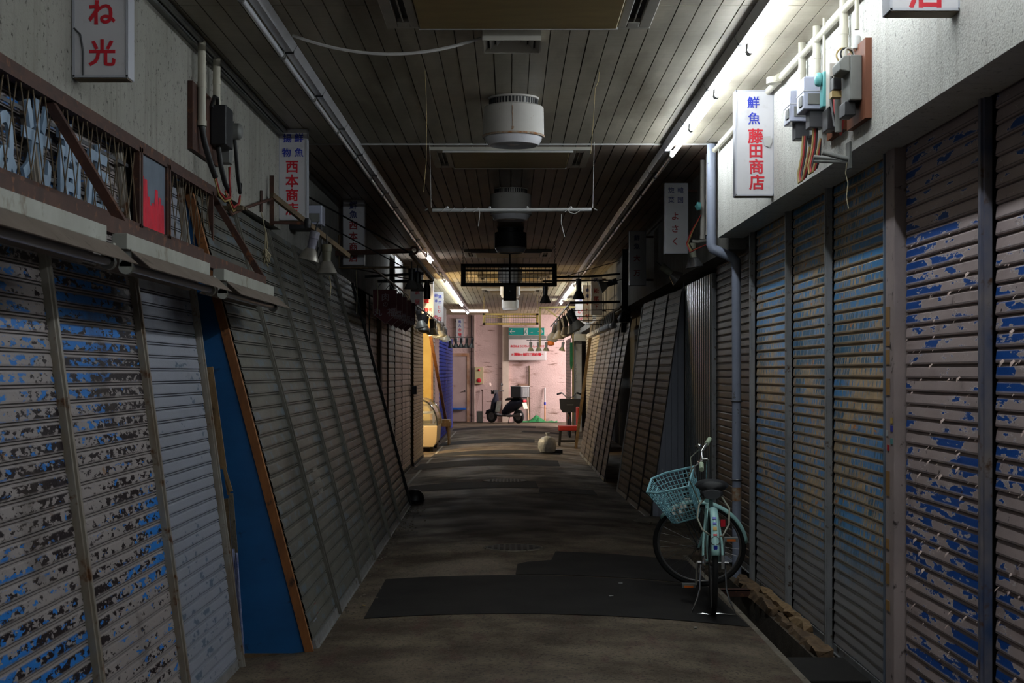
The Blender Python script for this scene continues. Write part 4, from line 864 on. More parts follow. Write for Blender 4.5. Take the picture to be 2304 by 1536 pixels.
r = thing('breaker', 'teal breaker on a red-brown board beside the nearer meter', 'switch', (1.62, 7.22, CH+1.3))
mb = MB(); mb.b2(1.645,1.67,7.02,7.38,CH+1.20,CH+1.56); mb.build('backing_board', M_BOARD, r)
mb = MB(); mb.b2(1.59,1.645,7.22,7.30,CH+1.35,CH+1.53); mb.lathe([(.035,0),(.038,.015),(.03,.03),(0,.034)], 16, (1.59,7.26,CH+1.495), rot('Y',-90)); mb.build('breaker_case', M_TEAL, r, .006)
mb = MB(); mb.b2(1.60,1.645,7.12,7.20,CH+1.33,CH+1.55); mb.build('side_case', M_OLDWH, r, .004)
mb = MB(); mb.b2(1.595,1.645,7.14,7.26,CH+1.22,CH+1.33); mb.build('terminal_block', M_BLK, r, .004)
mb = MB(); mb.tube([(1.61,7.12,CH+1.48),(1.60,7.08,CH+1.35),(1.61,7.05,CH+1.22),(1.64,7.0,CH+1.19)], .008, 6); mb.build('black_wire', M_CABB, r)
mb = MB(); mb.tube([(1.61,7.06,CH+1.45),(1.61,7.05,CH+1.3),(1.63,7.0,CH+1.17),(1.64,6.98,CH+1.25)], .006, 6); mb.build('red_wire', M_CABR, r)
r = thing('switch_gear', 'old grey switch gear on a red-brown board at the upper right', 'switch', (1.62, 6.75, CH+1.3))
mb = MB(); mb.b2(1.640,1.67,6.56,6.92,CH+1.175,CH+1.545); mb.build('backing_board', M_BOARD, r)
mb = MB(); mb.b2(1.585,1.64,6.62,6.80,CH+1.27,CH+1.48); mb.prism([(1.585,6.62,CH+1.48),(1.585,6.62,CH+1.40),(1.54,6.62,CH+1.41),(1.535,6.62,CH+1.45),(1.555,6.62,CH+1.475)], (0,.16,0)); mb.build('switch_case', M_GREYM, r, .005)
mb = MB(); mb.b2(1.555,1.60,6.83,6.9,CH+1.36,CH+1.42); mb.build('fuse_block', M_BLK, r, .004)
mb = MB(); mb.b2(1.57,1.62,6.66,6.78,CH+1.205,CH+1.27); mb.build('fuse_block', M_BLK, r, .004)
mb = MB(); mb.b2(1.55,1.60,6.84,6.9,CH+1.325,CH+1.355); mb.build('brass_terminal', M_CABY, r)
for a in range(3):
    mb = MB(); mb.torus((1.60+.008*a,6.80-.02*a,CH+1.515), .038-.005*a, .0045, rot('X',78) @ rot('Y', 12*a)); mb.build('wire_coil', (M_CABY, M_CABB, M_CABW)[a], r)
mb = MB(); mb.lathe([(.02,0),(.022,.05),(.015,.06)], 12, (1.64,6.72,CH+1.53)); mb.build('conduit_bush', M_WHITE, r)
mb = MB(); mb.tube([(1.61,6.98,CH+1.36),(1.612,6.98,CH+1.18)], .017, 12); mb.build('cable_sleeve', M_GREYM, r)
for i, (y, z) in enumerate(((7.72,1.03),(7.45,1.04))):
    r = thing('wire_loop', ['drooping loop of coloured wires under the farther meter','drooping loop of coloured wires under the nearer meter'][i], 'cable', (1.6, y, CH+z), 'wire loops on the right wall')
    for q, m in enumerate((M_CABY, M_CABR, M_CABB)):
        mb = MB(); o_ = .010*q
        mb.tube([(1.60+o_,y+.04,CH+1.29),(1.59+o_,y+.03,CH+1.18),(1.57+o_,y+.03,CH+z+.05),(1.57+o_,y+.01,CH+z+.01*q),(1.585+o_,y-.01,CH+z+.01+.01*q),(1.60+o_,y-.02,CH+z+.08),(1.62,y-.04,CH+1.22)], .0055, 6); mb.build('wire', m, r)
mb = MB(); mb.tube([(1.67,6.98,CH+1.045),(1.545,7.02,CH+1.085)], .012, 10); mb.tube([(1.67,7.02,CH+1.045),(1.52,7.10,CH+1.075)], .012, 10); mb.tube([(1.67,6.98,CH+1.03),(1.52,7.1,CH+1.055)], .008, 8); mb.b2(1.66,1.672,6.95,7.03,CH+1.0,CH+1.13)
one('pipe_stub', mb, M_GREYM, 'cut grey pipe stubs sticking out under the switch gear', 'pipe')
mb = MB(); mb.tube([(1.655,6.98,CH+1.03),(1.65,6.99,CH+.98),(1.66,6.98,CH+.93),(1.65,6.97,CH+.86),(1.655,6.95,CH+.80)], .003, 5); one('dangling_thread', mb, M_ROPE, 'thin dusty thread hanging over the right wall edge', 'string')
wire('wall_nail', [(1.66,5.6,CH+1.83),(1.63,5.62,CH+1.81),(1.64,5.7,CH+1.78)], .006, M_BLK, 'short bent black wire at the top right on the white wall', 'hook')
# dark wiring behind the drainpipe
for i, (x, y) in enumerate(((1.66,11.9),(1.66,12.25))): conduit(['pale conduit just behind the drainpipe top','pale conduit farther behind the drainpipe top'][i], [(x,y,CZ-.02),(x,y,CH+1.15)], .02, M_OLDWH, 'conduits behind the drainpipe')
r = thing('wire_loop', 'red and black wire loops behind the blue-grey drainpipe', 'cable', (1.62, 12.2, CH+1.0), 'wire loops on the right wall')
for q, m in enumerate((M_CABR, M_CABY, M_CABB)):
    mb = MB(); mb.tube([(1.64,12.2,CH+1.35),(1.57+.01*q,12.3,CH+1.22),(1.535+.012*q,12.35,CH+1.12),(1.56+.01*q,12.3,CH+1.04+.012*q),(1.62,12.2,CH+1.07),(1.77,12.1,CH+1.13)], .006, 6); mb.build('wire', m, r)
mb = MB(); mb.lathe([(.035,0),(.04,.03),(.0,.05)], 14, (1.63,12.15,CH+1.42), rot('Y',-90)); one('breaker', mb, M_TEAL, 'small teal switch behind the blue-grey drainpipe', 'switch')
LW = lamp_proto(mat('pale_olive_socket', (.42,.42,.33), .6, 0, (.33,.33,.25), 8), mat('bright_aluminium_shade', (.62,.62,.64), .25, .85))
LW.location = (1.60,12.55,CH+1.145); LW.rotation_euler = (0, math.radians(-8), 0); LW['label'] = 'silver reflector lamp hanging below the sign with red kana'; LW['group'] = 'reflector lamps on the right'
dup(LW, (1.50,14.1,CH+1.06), (0,-52,0), 'dark tilted reflector lamp behind the silver one on the right', 'reflector lamps on the right')
mb = MB(); mb.tube([(1.76,12.5,CH+1.17),(1.66,12.55,CH+1.155),(1.61,12.55,CH+1.16)], .013, 8); one('lamp_bracket', mb, M_OLDWH, 'pale arm holding the silver reflector lamp on the right', 'bracket')
# gutter cover, planks, angle iron
mb = MB(); mb.b2(1.54,1.86,7.32,7.93,-.045,-.005); one('cover_slab', mb, M_PATCH, 'dark grey slab covering the gutter at the bottom right', 'slab', bevel=.006)
def rotten(x0, x1, y0, y1, z0, z1, seed):
    rnd = random.Random(seed); b = MB(); n = 16; vs = []
    for i in range(n+1):
        y = y0+(y1-y0)*i/n+(rnd.uniform(-.05,.05) if i in (0, n) else 0); j = lambda a: rnd.uniform(-a, a)
        vs += [(x0+j(.016),y+j(.02),z0),(x1+j(.006),y+j(.02),z0),(x1+j(.006),y,z1+j(.008)),((x0+x1)/2+j(.02),y,z1+j(.014)),(x0+.012+j(.018),y+j(.02),z1-.006+j(.012))]
    b.add(vs, [(i*5+k, i*5+(k+1) % 5, i*5+5+(k+1) % 5, i*5+5+k) for i in range(n) for k in range(5)]+[(4,3,2,1,0), tuple(n*5+k for k in range(5))]); return b
mb = rotten(1.76, 1.86, 8.2, 9.45, -.055, -.012, 1); one('timber_plank', mb, M_PLANK, 'rotten timber plank on the gutter edge, nearer one', 'plank', 'planks on the gutter edge')
mb = rotten(1.745, 1.845, 9.5, 11.1, -.055, .004, 2); one('timber_plank', mb, M_PLANK, 'rotten timber plank on the gutter edge, farther one', 'plank', 'planks on the gutter edge')
mb = rotten(1.80, 1.862, 8.75, 10.3, -.01, .03, 3); one('timber_plank', mb, M_WOOD, 'split thin timber lying on top of the gutter planks', 'plank', 'planks on the gutter edge')
mb = MB(); mb.b2(1.50,1.84,10.35,10.43,-.008,.0); mb.b2(1.50,1.84,10.35,10.358,-.05,0); one('angle_iron', mb, M_RUST, 'rusty angle iron lying across the gutter behind the bicycle', 'bar')
mb = MB(); mb.lathe([(.19,0),(.20,.02),(.15,.05),(.0,.06)], 14, (1.50,15.0,0)); one('stone_block', mb, M_CONC, 'flat concrete lump on the floor behind the bicycle', 'stone')
# leftovers beside the blue panel
r = thing('split_bamboo', 'broken pale wooden strip leaning beside the blue panel', 'stick', (-1.45, 7.66, 0))
mb = MB(); mb.bar((-1.62,7.68,CH+.03), (-1.545,7.68,CH-.52), .034, .012, (0,1,0)); mb.bar((-1.547,7.68,CH-.50),(-1.50,7.66,CH-.64),.018,.012,(0,1,0)); mb.bar((-1.545,7.68,CH-.5),(-1.515,7.67,CH-.66),.014,.012,(0,1,0)); mb.build('upper_strip', M_WOOD, r)
mb = MB(); mb.bar((-1.535,7.68,CH-.68), (-1.50,7.68,CH-1.25), .03, .012, (0,1,0)); mb.bar((-1.52,7.69,CH-.9),(-1.455,7.69,.0),.022,.02,(0,1,0)); mb.build('lower_strip', M_WOODB, r)
mb = MB(); mb.prism([(-1.50,7.74,.06),(-1.455,7.74,.06),(-1.50,7.74,.62),(-1.535,7.74,.62)], (0,.01,0)); mb.tube([(-1.475,7.73,.05),(-1.515,7.73,.62)], .012, 8); mb.tube([(-1.448,7.73,.05),(-1.485,7.73,.6)], .007, 8)
one('foam_strip', mb, mat('pale_blue_foam', (.33,.36,.52), .8, 0, (.14,.17,.36), 16, bump=.01, bscale=60), 'pale blue crumbling foam strips standing beside the blue panel', 'sheet')
mb = MB(); mb.prism([(-1.515,7.78,.55),(-1.485,7.78,.55),(-1.515,7.78,.92),(-1.54,7.78,.92)], (0,.012,0)); mb.prism([(-1.515,7.78,.0),(-1.485,7.78,.0),(-1.485,7.78,.55),(-1.515,7.78,.55)],(0,.012,0)); one('cardboard_sheet', mb, M_CONC, 'pale sheet tucked behind the foam strips at the blue panel', 'sheet')
# round and square stickers on the leaning shutters
def on_lean(d, z): return lx(d)-.2625*z
L_ = math.hypot(1,.2625); UP = V((-.2625/L_,0,1/L_)); NN = V((1/L_,0,.2625/L_))
A = MX((( *V((0,1,0)).to_4d()[:3],0),(0,0,0,0),(0,0,0,0),(0,0,0,1)))
def lean_M(d, z):
    p = V((on_lean(d,z), d, z))+NN*.0085
    return MX(((0,UP.x,NN.x,p.x),(1,UP.y,NN.y,p.y),(0,UP.z,NN.z,p.z),(0,0,0,1)))
mb = MB(); mb.M = lean_M(9.72,.83); mb.lathe([(.135,0),(.135,.002),(0,.002)], 32); st = one('round_sticker', mb, mat('faded_sticker', (.17,.17,.15), .5, 0, (.27,.265,.235), 9, spot=(.25,.10,.06), sscale=20), 'large faded round sticker on the leaning grey shutters', 'sticker')
for d, z, w_, h_, m, lab in ((8.32,.20,.07,.06,M_CABR,'small red sticker low on the first leaning shutter'),(8.18,.14,.12,.05,M_GREYPVC,'pale blue sticker low on the first leaning shutter'),(8.15,.72,.03,.03,M_CABY,'small tan sticker on the first leaning shutter, nearer one'),(8.70,.73,.03,.03,M_CABY,'small tan sticker on the first leaning shutter, farther one')):
    mb = MB(); mb.M = lean_M(d, z); mb.box((0,0,0), (w_,h_,.002)); one('small_sticker', mb, m, lab, 'sticker', 'small stickers on the leaning shutters')
# manholes
for i, (x, y, rr, lab) in enumerate(((.03,12.15,.245,'round manhole cover just beyond the large dark asphalt patch'),(-.06,19.7,.31,'far manhole cover in the dark middle of the alley'))):
    r = thing('manhole_cover', lab, 'manhole', (x, y, fz(x,y)), 'manhole covers'); z = fz(x,y)
    mb = MB(); mb.torus((x,y,z-.004), rr, .012, None, 40, 6); mb.build('rim', M_CONC, r)
    mb = MB(); mb.lathe([(rr-.012,0),(rr-.012,.005),(0,.006)], 40, (x,y,z))
    for q in range(-4, 5):
        for p_ in range(-4, 5):
            if math.hypot(q,p_)*.05 < rr-.04: mb.box((x+q*.05,y+p_*.05,z+.006), (.03,.03,.006))
    mb.build('lid', mat('cast_iron', (.05,.045,.04), .6, .6) if i == 0 else bpy.data.materials['cast_iron'], r)
# litter on the asphalt
for i, (px, py, m, lab) in enumerate(((1396,1333,M_WHITE,'tiny white scrap on the dark patch, left of the bicycle'),(1375,1365,M_WHITE,'tiny white cigarette end on the dark patch below the other scrap'),(1565,1428,M_PAPER,'pale scrap near the right kerb at the bottom'),(818,1381,M_CABY,'small yellowish scrap at the foot of the leaning shutters'))):
    x, y = floorpt(px, py); mb = MB(); mb.box((x,y,fz(x,y)+.008), (.03,.014,.004), rot('Z', 40*i).to_3x3()); one('paper_scrap', mb, m, lab, 'litter', 'litter on the alley floor')
mb = MB(); rnd = random.Random(11)
for _ in range(260):
    y = rnd.uniform(9, 16.5); x = lx(y)+abs(rnd.gauss(0,.09))+.02; s_ = rnd.uniform(.004,.013); mb.box((x,y,fz(x,y)+s_*.3), (s_,s_*1.3,s_*.7), rot('Z', rnd.uniform(0,90)).to_3x3())
o = tag(mb.build('gravel_debris', M_CONC), 'loose grit along the foot of the leaning shutters', 'debris', None, 'stuff')
mb = MB(); mb.lathe([(.10,0),(.125,.04),(.11,.10),(.07,.15),(0,.165)], 18, (-1.13,16.85,fz(-1.13,16.85))); one('black_sack', mb, M_BLK, 'black sack on the floor where the leaning shutters end', 'sack')
# ------------------------------------------------------------------ bicycle
def loft(mb, secs):
    n = len(secs[0]); vs = [p for s in secs for p in s]; fs = []
    for i in range(len(secs)-1):
        for j in range(n): fs.append((i*n+j, i*n+(j+1) % n, (i+1)*n+(j+1) % n, (i+1)*n+j))
    fs.append(tuple(range(n))[::-1]); fs.append(tuple(range((len(secs)-1)*n, len(secs)*n)))
    mb.add(vs, fs, True)
def ell(y, hw, zc, hh, n=14, x=0): return [(x+hw*math.cos(2*math.pi*i/n), y, zc+hh*math.sin(2*math.pi*i/n)) for i in range(n)]
BX, BY = 1.315, 9.20
bike = thing('bicycle', 'mint green bicycle with front basket parked against the right shutters', 'bicycle', (BX, BY, .014))
BM = T(BX, BY, .014) @ rot('Z', -5.5)
ax = V((0,-.34,.94)).normalized(); pv = V((0,.92,.62))
SM = BM @ T(*pv) @ MX.Rotation(math.radians(82), 4, ax) @ T(*(-pv))
def part(name, m, fn, M=BM, parent=None, bevel=0, lab=None):
    mb = MB(); mb.M = M; fn(mb); o = mb.build(name, m, parent or bike, bevel)
    if lab: o['label'] = lab
    return o
RY = rot('Y', 90); R_ = .318
def wheel(name, c, M):
    w_ = part(name, M_RUBBER, lambda b: b.torus(c, R_, .0175, RY, 56, 10), M)
    part('rim', mat('rim_grey', (.26,.25,.24), .4, .6) if 'rim_grey' not in bpy.data.materials else bpy.data.materials['rim_grey'], lambda b: b.tube([V(c)+V((0, .296*math.cos(2*math.pi*i/56), .296*math.sin(2*math.pi*i/56))) for i in range(56)], .0095, 8, True), M, w_)
    def sp(b):
        for i in range(32):
            a = 2*math.pi*i/32; s = 1 if i % 2 else -1; a2 = a+s*.9*(1 if (i//2) % 2 else -1)
            b.tube([V(c)+V((s*.028,.022*math.cos(a2),.022*math.sin(a2))), V(c)+V((0,.294*math.cos(a),.294*math.sin(a)))], .0014, 4)
    part('spokes', M_STEEL, sp, M, w_)
    part('hub', M_STEEL, lambda b: (b.tube([V(c)+V((-.07,0,0)), V(c)+V((.07,0,0))], .008, 8), b.tube([V(c)+V((-.03,0,0)), V(c)+V((.03,0,0))], .02, 12)), M, w_)
    return w_
wheel('rear_wheel', (0,0,.336), BM); FA = (0,1.075,.345); wheel('front_wheel', FA, SM)
def fender(b, c, R, a0, a1, hw=.027):
    pr = [(-hw,-.014),(-hw*.9,-.004),(-hw*.5,.003),(0,.006),(hw*.5,.003),(hw*.9,-.004),(hw,-.014)]; vs = []; n = 24
    for i in range(n+1):
        a = math.radians(a0+(a1-a0)*i/n)
        for x, r in pr: vs.append(V(c)+V((x,(R+r)*math.cos(a),(R+r)*math.sin(a))))
    k = len(pr); b.add(vs, [(i*k+j, i*k+j+1, (i+1)*k+j+1, (i+1)*k+j) for i in range(n) for j in range(k-1)], True)
rf = part('rear_fender', M_MINT, lambda b: fender(b, (0,0,.336), .355, 25, 165)); rf.modifiers.new('s','SOLIDIFY').thickness = .0015
for a, h, m, lab in ((122,.022,M_BLUE,'blue sticker'),(130,.018,M_BLUE,'blue sticker'),(136.5,.030,M_YEL,'yellow sticker'),(144,.014,M_RED,'small red and blue sticker')):
    ra = math.radians(a); p = V((0,.3645*math.cos(ra),.336+.3645*math.sin(ra)))
    part('sticker', m, lambda b: b.box(p, (.024,.0012,h), rot('X', a-180).to_3x3()), BM, rf, 0, lab)
ra = math.radians(158); p = V((0,.364*math.cos(ra),.336+.364*math.sin(ra)))
part('shield_sticker', M_BLUE, lambda b: b.prism([p+V((-.012,0,.016)),p+V((.012,0,.016)),p+V((.012,0,-.004)),p+V((0,0,-.018)),p+V((-.012,0,-.004))], (0,.003,0)), BM, rf, 0, 'blue shield sticker')
ra = math.radians(150); part('fender_band', M_STEEL, lambda b: b.torus((0,.356*math.cos(ra),.336+.356*math.sin(ra)), .028, .003, rot('X',60)), BM, rf)
ff = part('front_fender', M_MINT, lambda b: fender(b, FA, .345, 55, 192, .024), SM); ff.modifiers.new('s','SOLIDIFY').thickness = .0015
def frame(b):
    b.tube([(0,.945,.55),(0,.90,.50),(0,.75,.36),(0,.6,.30),(0,.46,.29)], .017, 10); b.tube([(0,.92,.63),(0,.84,.60),(0,.66,.46),(0,.46,.36),(0,.42,.38)], .014, 10)
    b.tube([(0,.46,.27),(0,.30,.72)], .015, 10); b.tube([(0,.965,.50),(0,.90,.68)], .019, 12)
    for s in (-1, 1):
        b.tube([(s*.062,0,.336),(s*.05,.2,.31),(s*.03,.42,.285)], .009, 8); b.tube([(s*.064,0,.336),(s*.06,.08,.46),(s*.034,.255,.66)], .008, 8)
    b.tube([(-.035,.46,.28),(.035,.46,.28)], .022, 12)
part('frame', M_MINT, frame)
part('fork', M_MINT, lambda b: [b.tube([(0,.955,.52),(0,.962,.505)], .018, 10)]+[b.tube([(s*.012,.962,.505),(s*.045,.975,.48),(s*.048,1.03,.40),(s*.05,1.075,.345)], .009, 8) for s in (-1,1)], SM)
part('seat_post', M_CHROME, lambda b: (b.tube([(0,.305,.70),(0,.283,.79)], .012, 10), b.tube([(-.075,.23,.745),(.075,.23,.745)], .006, 8)))
def saddle(b):
    loft(b, [ell(.135,.05,.812,.018),ell(.15,.095,.815,.035),ell(.20,.112,.822,.036),ell(.27,.10,.83,.03),ell(.34,.055,.83,.024),ell(.42,.028,.825,.02),ell(.45,.014,.82,.012)])
part('saddle', M_BLK, saddle)
part('saddle_springs', M_CHROME, lambda b: [b.tube([(s*.055+.014*math.cos(i*.9),.20+.014*math.sin(i*.9),.755+i*.0012) for i in range(36)], .0028, 5) for s in (-1,1)])
part('saddle_cover', M_GREYD, lambda b: loft(b, [ell(.128,.055,.765,.03),ell(.16,.075,.775,.045),ell(.2,.07,.775,.04)]))
part('stem', M_CHROME, lambda b: (b.tube([(0,.90,.68),(0,.81,.925),(0,.80,.955)], .012, 10), b.tube([(0,.80,.955),(0,.835,.965)], .014, 10)), SM)
bar = part('handlebar', M_CHROME, lambda b: b.tube([(-.265,.80,1.0),(-.18,.81,1.005),(-.09,.845,.99),(-.03,.84,.965),(.03,.84,.965),(.09,.845,.99),(.18,.81,1.005),(.265,.80,1.0)], .011, 10), SM)
for s in (-1, 1):
    part('grip', M_GRIP, lambda b: (b.tube([(s*.18,.81,1.005),(s*.275,.798,1.0)], .0165, 12)), SM, bar)
    part('brake_lever', M_STEEL, lambda b: b.tube([(s*.13,.83,1.0),(s*.15,.87,.985),(s*.22,.87,.965),(s*.27,.86,.95)], .006, 6), SM, bar)
part('bell', M_CHROME, lambda b: b.lathe([(.026,0),(.024,.012),(.012,.02),(0,.022)], 14, (.13,.86,1.02)), SM, bar)
part('brake_cable', mat('clear_cable', (.42,.42,.33), .4), lambda b: (b.tube([(.14,.87,.99),(.12,.94,.96),(.06,.96,.86),(.02,.97,.7),(.02,.965,.55)], .004, 6), b.tube([(-.14,.87,.99),(-.15,.94,.93),(-.08,.95,.82),(-.02,.96,.65)], .004, 6)), SM)
def basket(b, wires):
    rt = [(-.175,.955,.865),(-.175,1.17,.875),(-.12,1.265,.88),(.12,1.265,.88),(.175,1.17,.875),(.175,.955,.865)]
    bt = [(-.125,.98,.605),(-.125,1.13,.60),(-.09,1.18,.60),(.09,1.18,.60),(.125,1.13,.60),(.125,.98,.605)]
    rt = [V(p) for p in rt]; bt = [V(p) for p in bt]; n = 6
    if not wires:
        b.tube(rt, .0085, 8, True); b.tube(bt, .006, 8, True); return
    for i in range(n):
        a0, a1, c0, c1 = rt[i], rt[(i+1) % n], bt[i], bt[(i+1) % n]; k = max(3, round((a1-a0).length/.030))
        for j in range(k): b.tube([a0.lerp(a1, j/k), c0.lerp(c1, j/k)], .0032, 6)
    for h in range(1, 8): b.tube([rt[i].lerp(bt[i], h/8) for i in range(n)], .0030, 6, True)
    for j in range(8): b.tube([V((-.12+.034*j,.98,.602)), V((-.12+.034*j,1.13 if j in (0,7) else 1.18,.60))], .003, 6)
    for j in range(6): b.tube([V((-.12,1.0+.032*j,.602)), V((.12,1.0+.032*j,.602))], .003, 6)
bk = part('basket', M_AQUA, lambda b: basket(b, True), SM); part('basket_rim', M_AQUA, lambda b: basket(b, False), SM, bk)
part('basket_stay', M_STEEL, lambda b: [b.tube([(s*.05,1.075,.345),(s*.06,1.10,.60)], .005, 6) for s in (-1,1)]+[b.tube([(0,.95,.66),(0,.99,.66)], .01, 8)], SM)
part('chain_case', M_STEEL, lambda b: (b.prism([(.052,-.03,.30),(.052,.40,.22),(.052,.54,.28),(.052,.50,.37),(.052,.40,.38),(.052,-.02,.385)], (.02,0,0))))
part('rear_brake', M_CHROME, lambda b: (b.lathe([(.045,0),(.05,.01),(.045,.02),(.02,.026),(0,.028)], 20, (-.05,0,.336), rot('Y',-90)), b.tube([(-.06,.01,.33),(-.065,.2,.30)], .006, 6)))
for s in (-1, 1): part('axle_nut', M_STEEL, lambda b: b.tube([(s*.065,0,.336),(s*.10,0,.336)], .012, 8))
part('crank', M_CHROME, lambda b: b.tube([(-.06,.46,.28),(-.085,.455,.28),(-.095,.40,.13)], .009, 8)); part('crank', M_CHROME, lambda b: b.tube([(.06,.46,.28),(.09,.465,.28),(.10,.52,.43)], .009, 8))
for s, y, z in ((-1,.40,.13),(1,.52,.43)):
    pd = part('pedal', M_GREYM, lambda b: (b.box((s*.145,y,z), (.09,.075,.024)),))
    part('pedal_reflector', M_ORG, lambda b: [b.box((s*.145,y+q*.039,z-.004), (.06,.003,.014)) for q in (-1,1)], BM, pd, 0, 'orange pedal reflector')
part('stand', M_CHROME, lambda b: b.tube([(-.078,0,.336),(-.085,-.01,.17),(-.105,-.03,.10),(-.145,-.07,.012),(-.07,-.075,.020),(-.02,-.07,.012),(.03,-.07,.022),(.145,-.07,.010),(.105,-.03,.10),(.085,-.01,.17),(.078,0,.336)], .006, 8))
part('rear_reflector', M_RED, lambda b: b.box((.06,-.06,.60), (.03,.012,.045)), BM, None, 0, 'red reflector')
part('lock_cable', bpy.data.materials['clear_cable'], lambda b: b.tube([(-.04,.22,.74),(-.085,.12,.70),(-.10,.06,.62),(-.07,.0,.55),(0,-.03,.505),(.06,-.03,.515),(.105,.05,.58),(.11,.1,.68),(.05,.2,.77)], .006, 8))
mb = MB(); mb.M = SM; rnd = random.Random(5)
for i in range(26):
    x, y, z = rnd.uniform(-.09,.09), rnd.uniform(1.01,1.14), .622+rnd.uniform(0,.06); s = rnd.uniform(.03,.05); rr = rot('X', rnd.uniform(-40,40)) @ rot('Y', rnd.uniform(-40,40))
    mb.add([V((x,y,z))+(rr @ V(q)) for q in ((-s,-s*.5,0),(0,-s*.6,.012),(s,-s*.4,-.004),(s,s*.5,.006),(0,s*.6,-.008),(-s,s*.4,.004))], [(0,1,4,5),(1,2,3,4)])
one('crumpled_paper', mb, M_PAPER, 'crumpled paper lying in the bicycle basket', 'paper')

# ------------------------------------------------------------------ far end: scooter
sc = thing('scooter', 'dark motor scooter with a rear delivery box by the pink wall', 'scooter', (-.11, 44.55, 0))
ZM = T(-.11, 44.55, .0) @ rot('Z', -40)
def sp_(name, m, fn, lab=None, parent=None, bevel=0):
    mb = MB(); mb.M = ZM; fn(mb); o = mb.build(name, m, parent or sc, bevel)
    if lab: o['label'] = lab
    return o
RX = rot('X', 90)
for x, nme in ((-.60,'front_wheel'),(.50,'rear_wheel')):
    wv = sp_(nme, M_RUBBER, lambda b: b.torus((x,0,.215), .165, .05, RX, 32, 10)); sp_('rim', M_STEEL, lambda b: (b.lathe([(.125,-.02),(.10,-.012),(.04,-.02),(.04,.02),(.10,.012),(.125,.02)], 24, (x,0,.215), RX)), None, wv)
def ex(x, hy, z0, z1, n=14): return [(x, hy*math.cos(2*math.pi*i/n), (z0+z1)/2+(z1-z0)/2*math.sin(2*math.pi*i/n)) for i in range(n)]
sp_('rear_body', M_NAVY, lambda b: loft(b, [ex(-.10,.10,.24,.44),ex(.05,.15,.26,.62),ex(.25,.17,.34,.74),ex(.45,.16,.42,.76),ex(.66,.10,.56,.75),ex(.72,.04,.62,.72)]))
sp_('floor_board', M_BLK, lambda b: loft(b, [ex(-.42,.12,.22,.34),ex(-.25,.17,.20,.28),ex(0,.17,.20,.28),ex(.1,.12,.2,.3)]))
sp_('leg_shield', M_NAVY, lambda b: loft(b, [[(-.36+q*.03*-1-(.10 if 1 else 0)*(z-.3),y,z) for q in (0,)] for z in ()] or [ex(-.60,.06,.36,.46),ex(-.52,.16,.32,.62),ex(-.47,.19,.30,.80),ex(-.42,.15,.34,.92),ex(-.38,.08,.5,.95)]))
sp_('front_fender', M_NAVY, lambda b: b.prism([(-.83,-.06,.26),(-.78,-.06,.38),(-.64,-.06,.43),(-.46,-.06,.40),(-.42,-.06,.30),(-.55,-.06,.39),(-.72,-.06,.36)], (0,.12,0)))
sp_('grey_panel', M_STEEL, lambda b: (b.box((-.335,0,.52), (.02,.22,.34), rot('Y',12)),))
sp_('seat', M_BLK, lambda b: loft(b, [ex(.02,.09,.70,.74),ex(.1,.13,.70,.80),ex(.3,.14,.73,.81),ex(.5,.12,.74,.80),ex(.58,.08,.75,.78)]))
hb = sp_('handlebar', M_BLK, lambda b: (b.tube([(-.36,-.30,1.0),(-.42,-.15,1.0),(-.45,0,.97),(-.42,.15,1.0),(-.36,.30,1.0)], .018, 8), b.tube([(-.52,0,.45),(-.44,0,.97)], .03, 8), b.box((-.48,0,.97), (.12,.2,.13))))
sp_('headlight', M_SIGN, lambda b: b.lathe([(.06,0),(.05,.02),(0,.03)], 16, (-.54,0,.96), rot('Y',-80)), None, hb)
for s in (-1, 1):
    sp_('mirror', M_PINKW if s < 0 else M_BLK, lambda b: (b.tube([(-.40,s*.18,1.0),(-.42,s*.26,1.17)], .006, 6), b.lathe([(.05,0),(.055,.01),(.04,.02),(0,.024)], 14, (-.43,s*.28,1.21), rot('Y',80))), None, hb)
bx = sp_('delivery_box', M_GREYD, lambda b: b.box((.56,0,.98), (.42,.42,.34)), None, None, .01)
def ribs(b):
    for i in range(7): b.box((.775,-.15+.05*i,.98), (.012,.014,.30))
    b.box((.56,0,1.155), (.44,.44,.02))
sp_('box_ribs', M_WHITE, ribs, None, bx)
sp_('rear_rack', M_DARK, lambda b: b.box((.56,0,.795), (.36,.26,.025)))
sp_('tail_light', M_RED, lambda b: (b.box((.735,0,.70), (.05,.16,.07)),), 'red tail light', None, .01)
sp_('number_plate', mat('cream_plate', (.62,.60,.40), .5), lambda b: b.box((.76,0,.55), (.012,.20,.20), rot('Y',-18)), 'cream number plate')
sp_('exhaust', M_STEEL, lambda b: b.tube([(.2,-.16,.22),(.62,-.17,.27),(.74,-.17,.29)], [.03,.045,.04], 10))
sp_('centre_stand', M_DARK, lambda b: b.tube([(.22,-.09,.24),(.20,-.14,.015),(.20,.14,.015),(.22,.09,.24)], .013, 6))
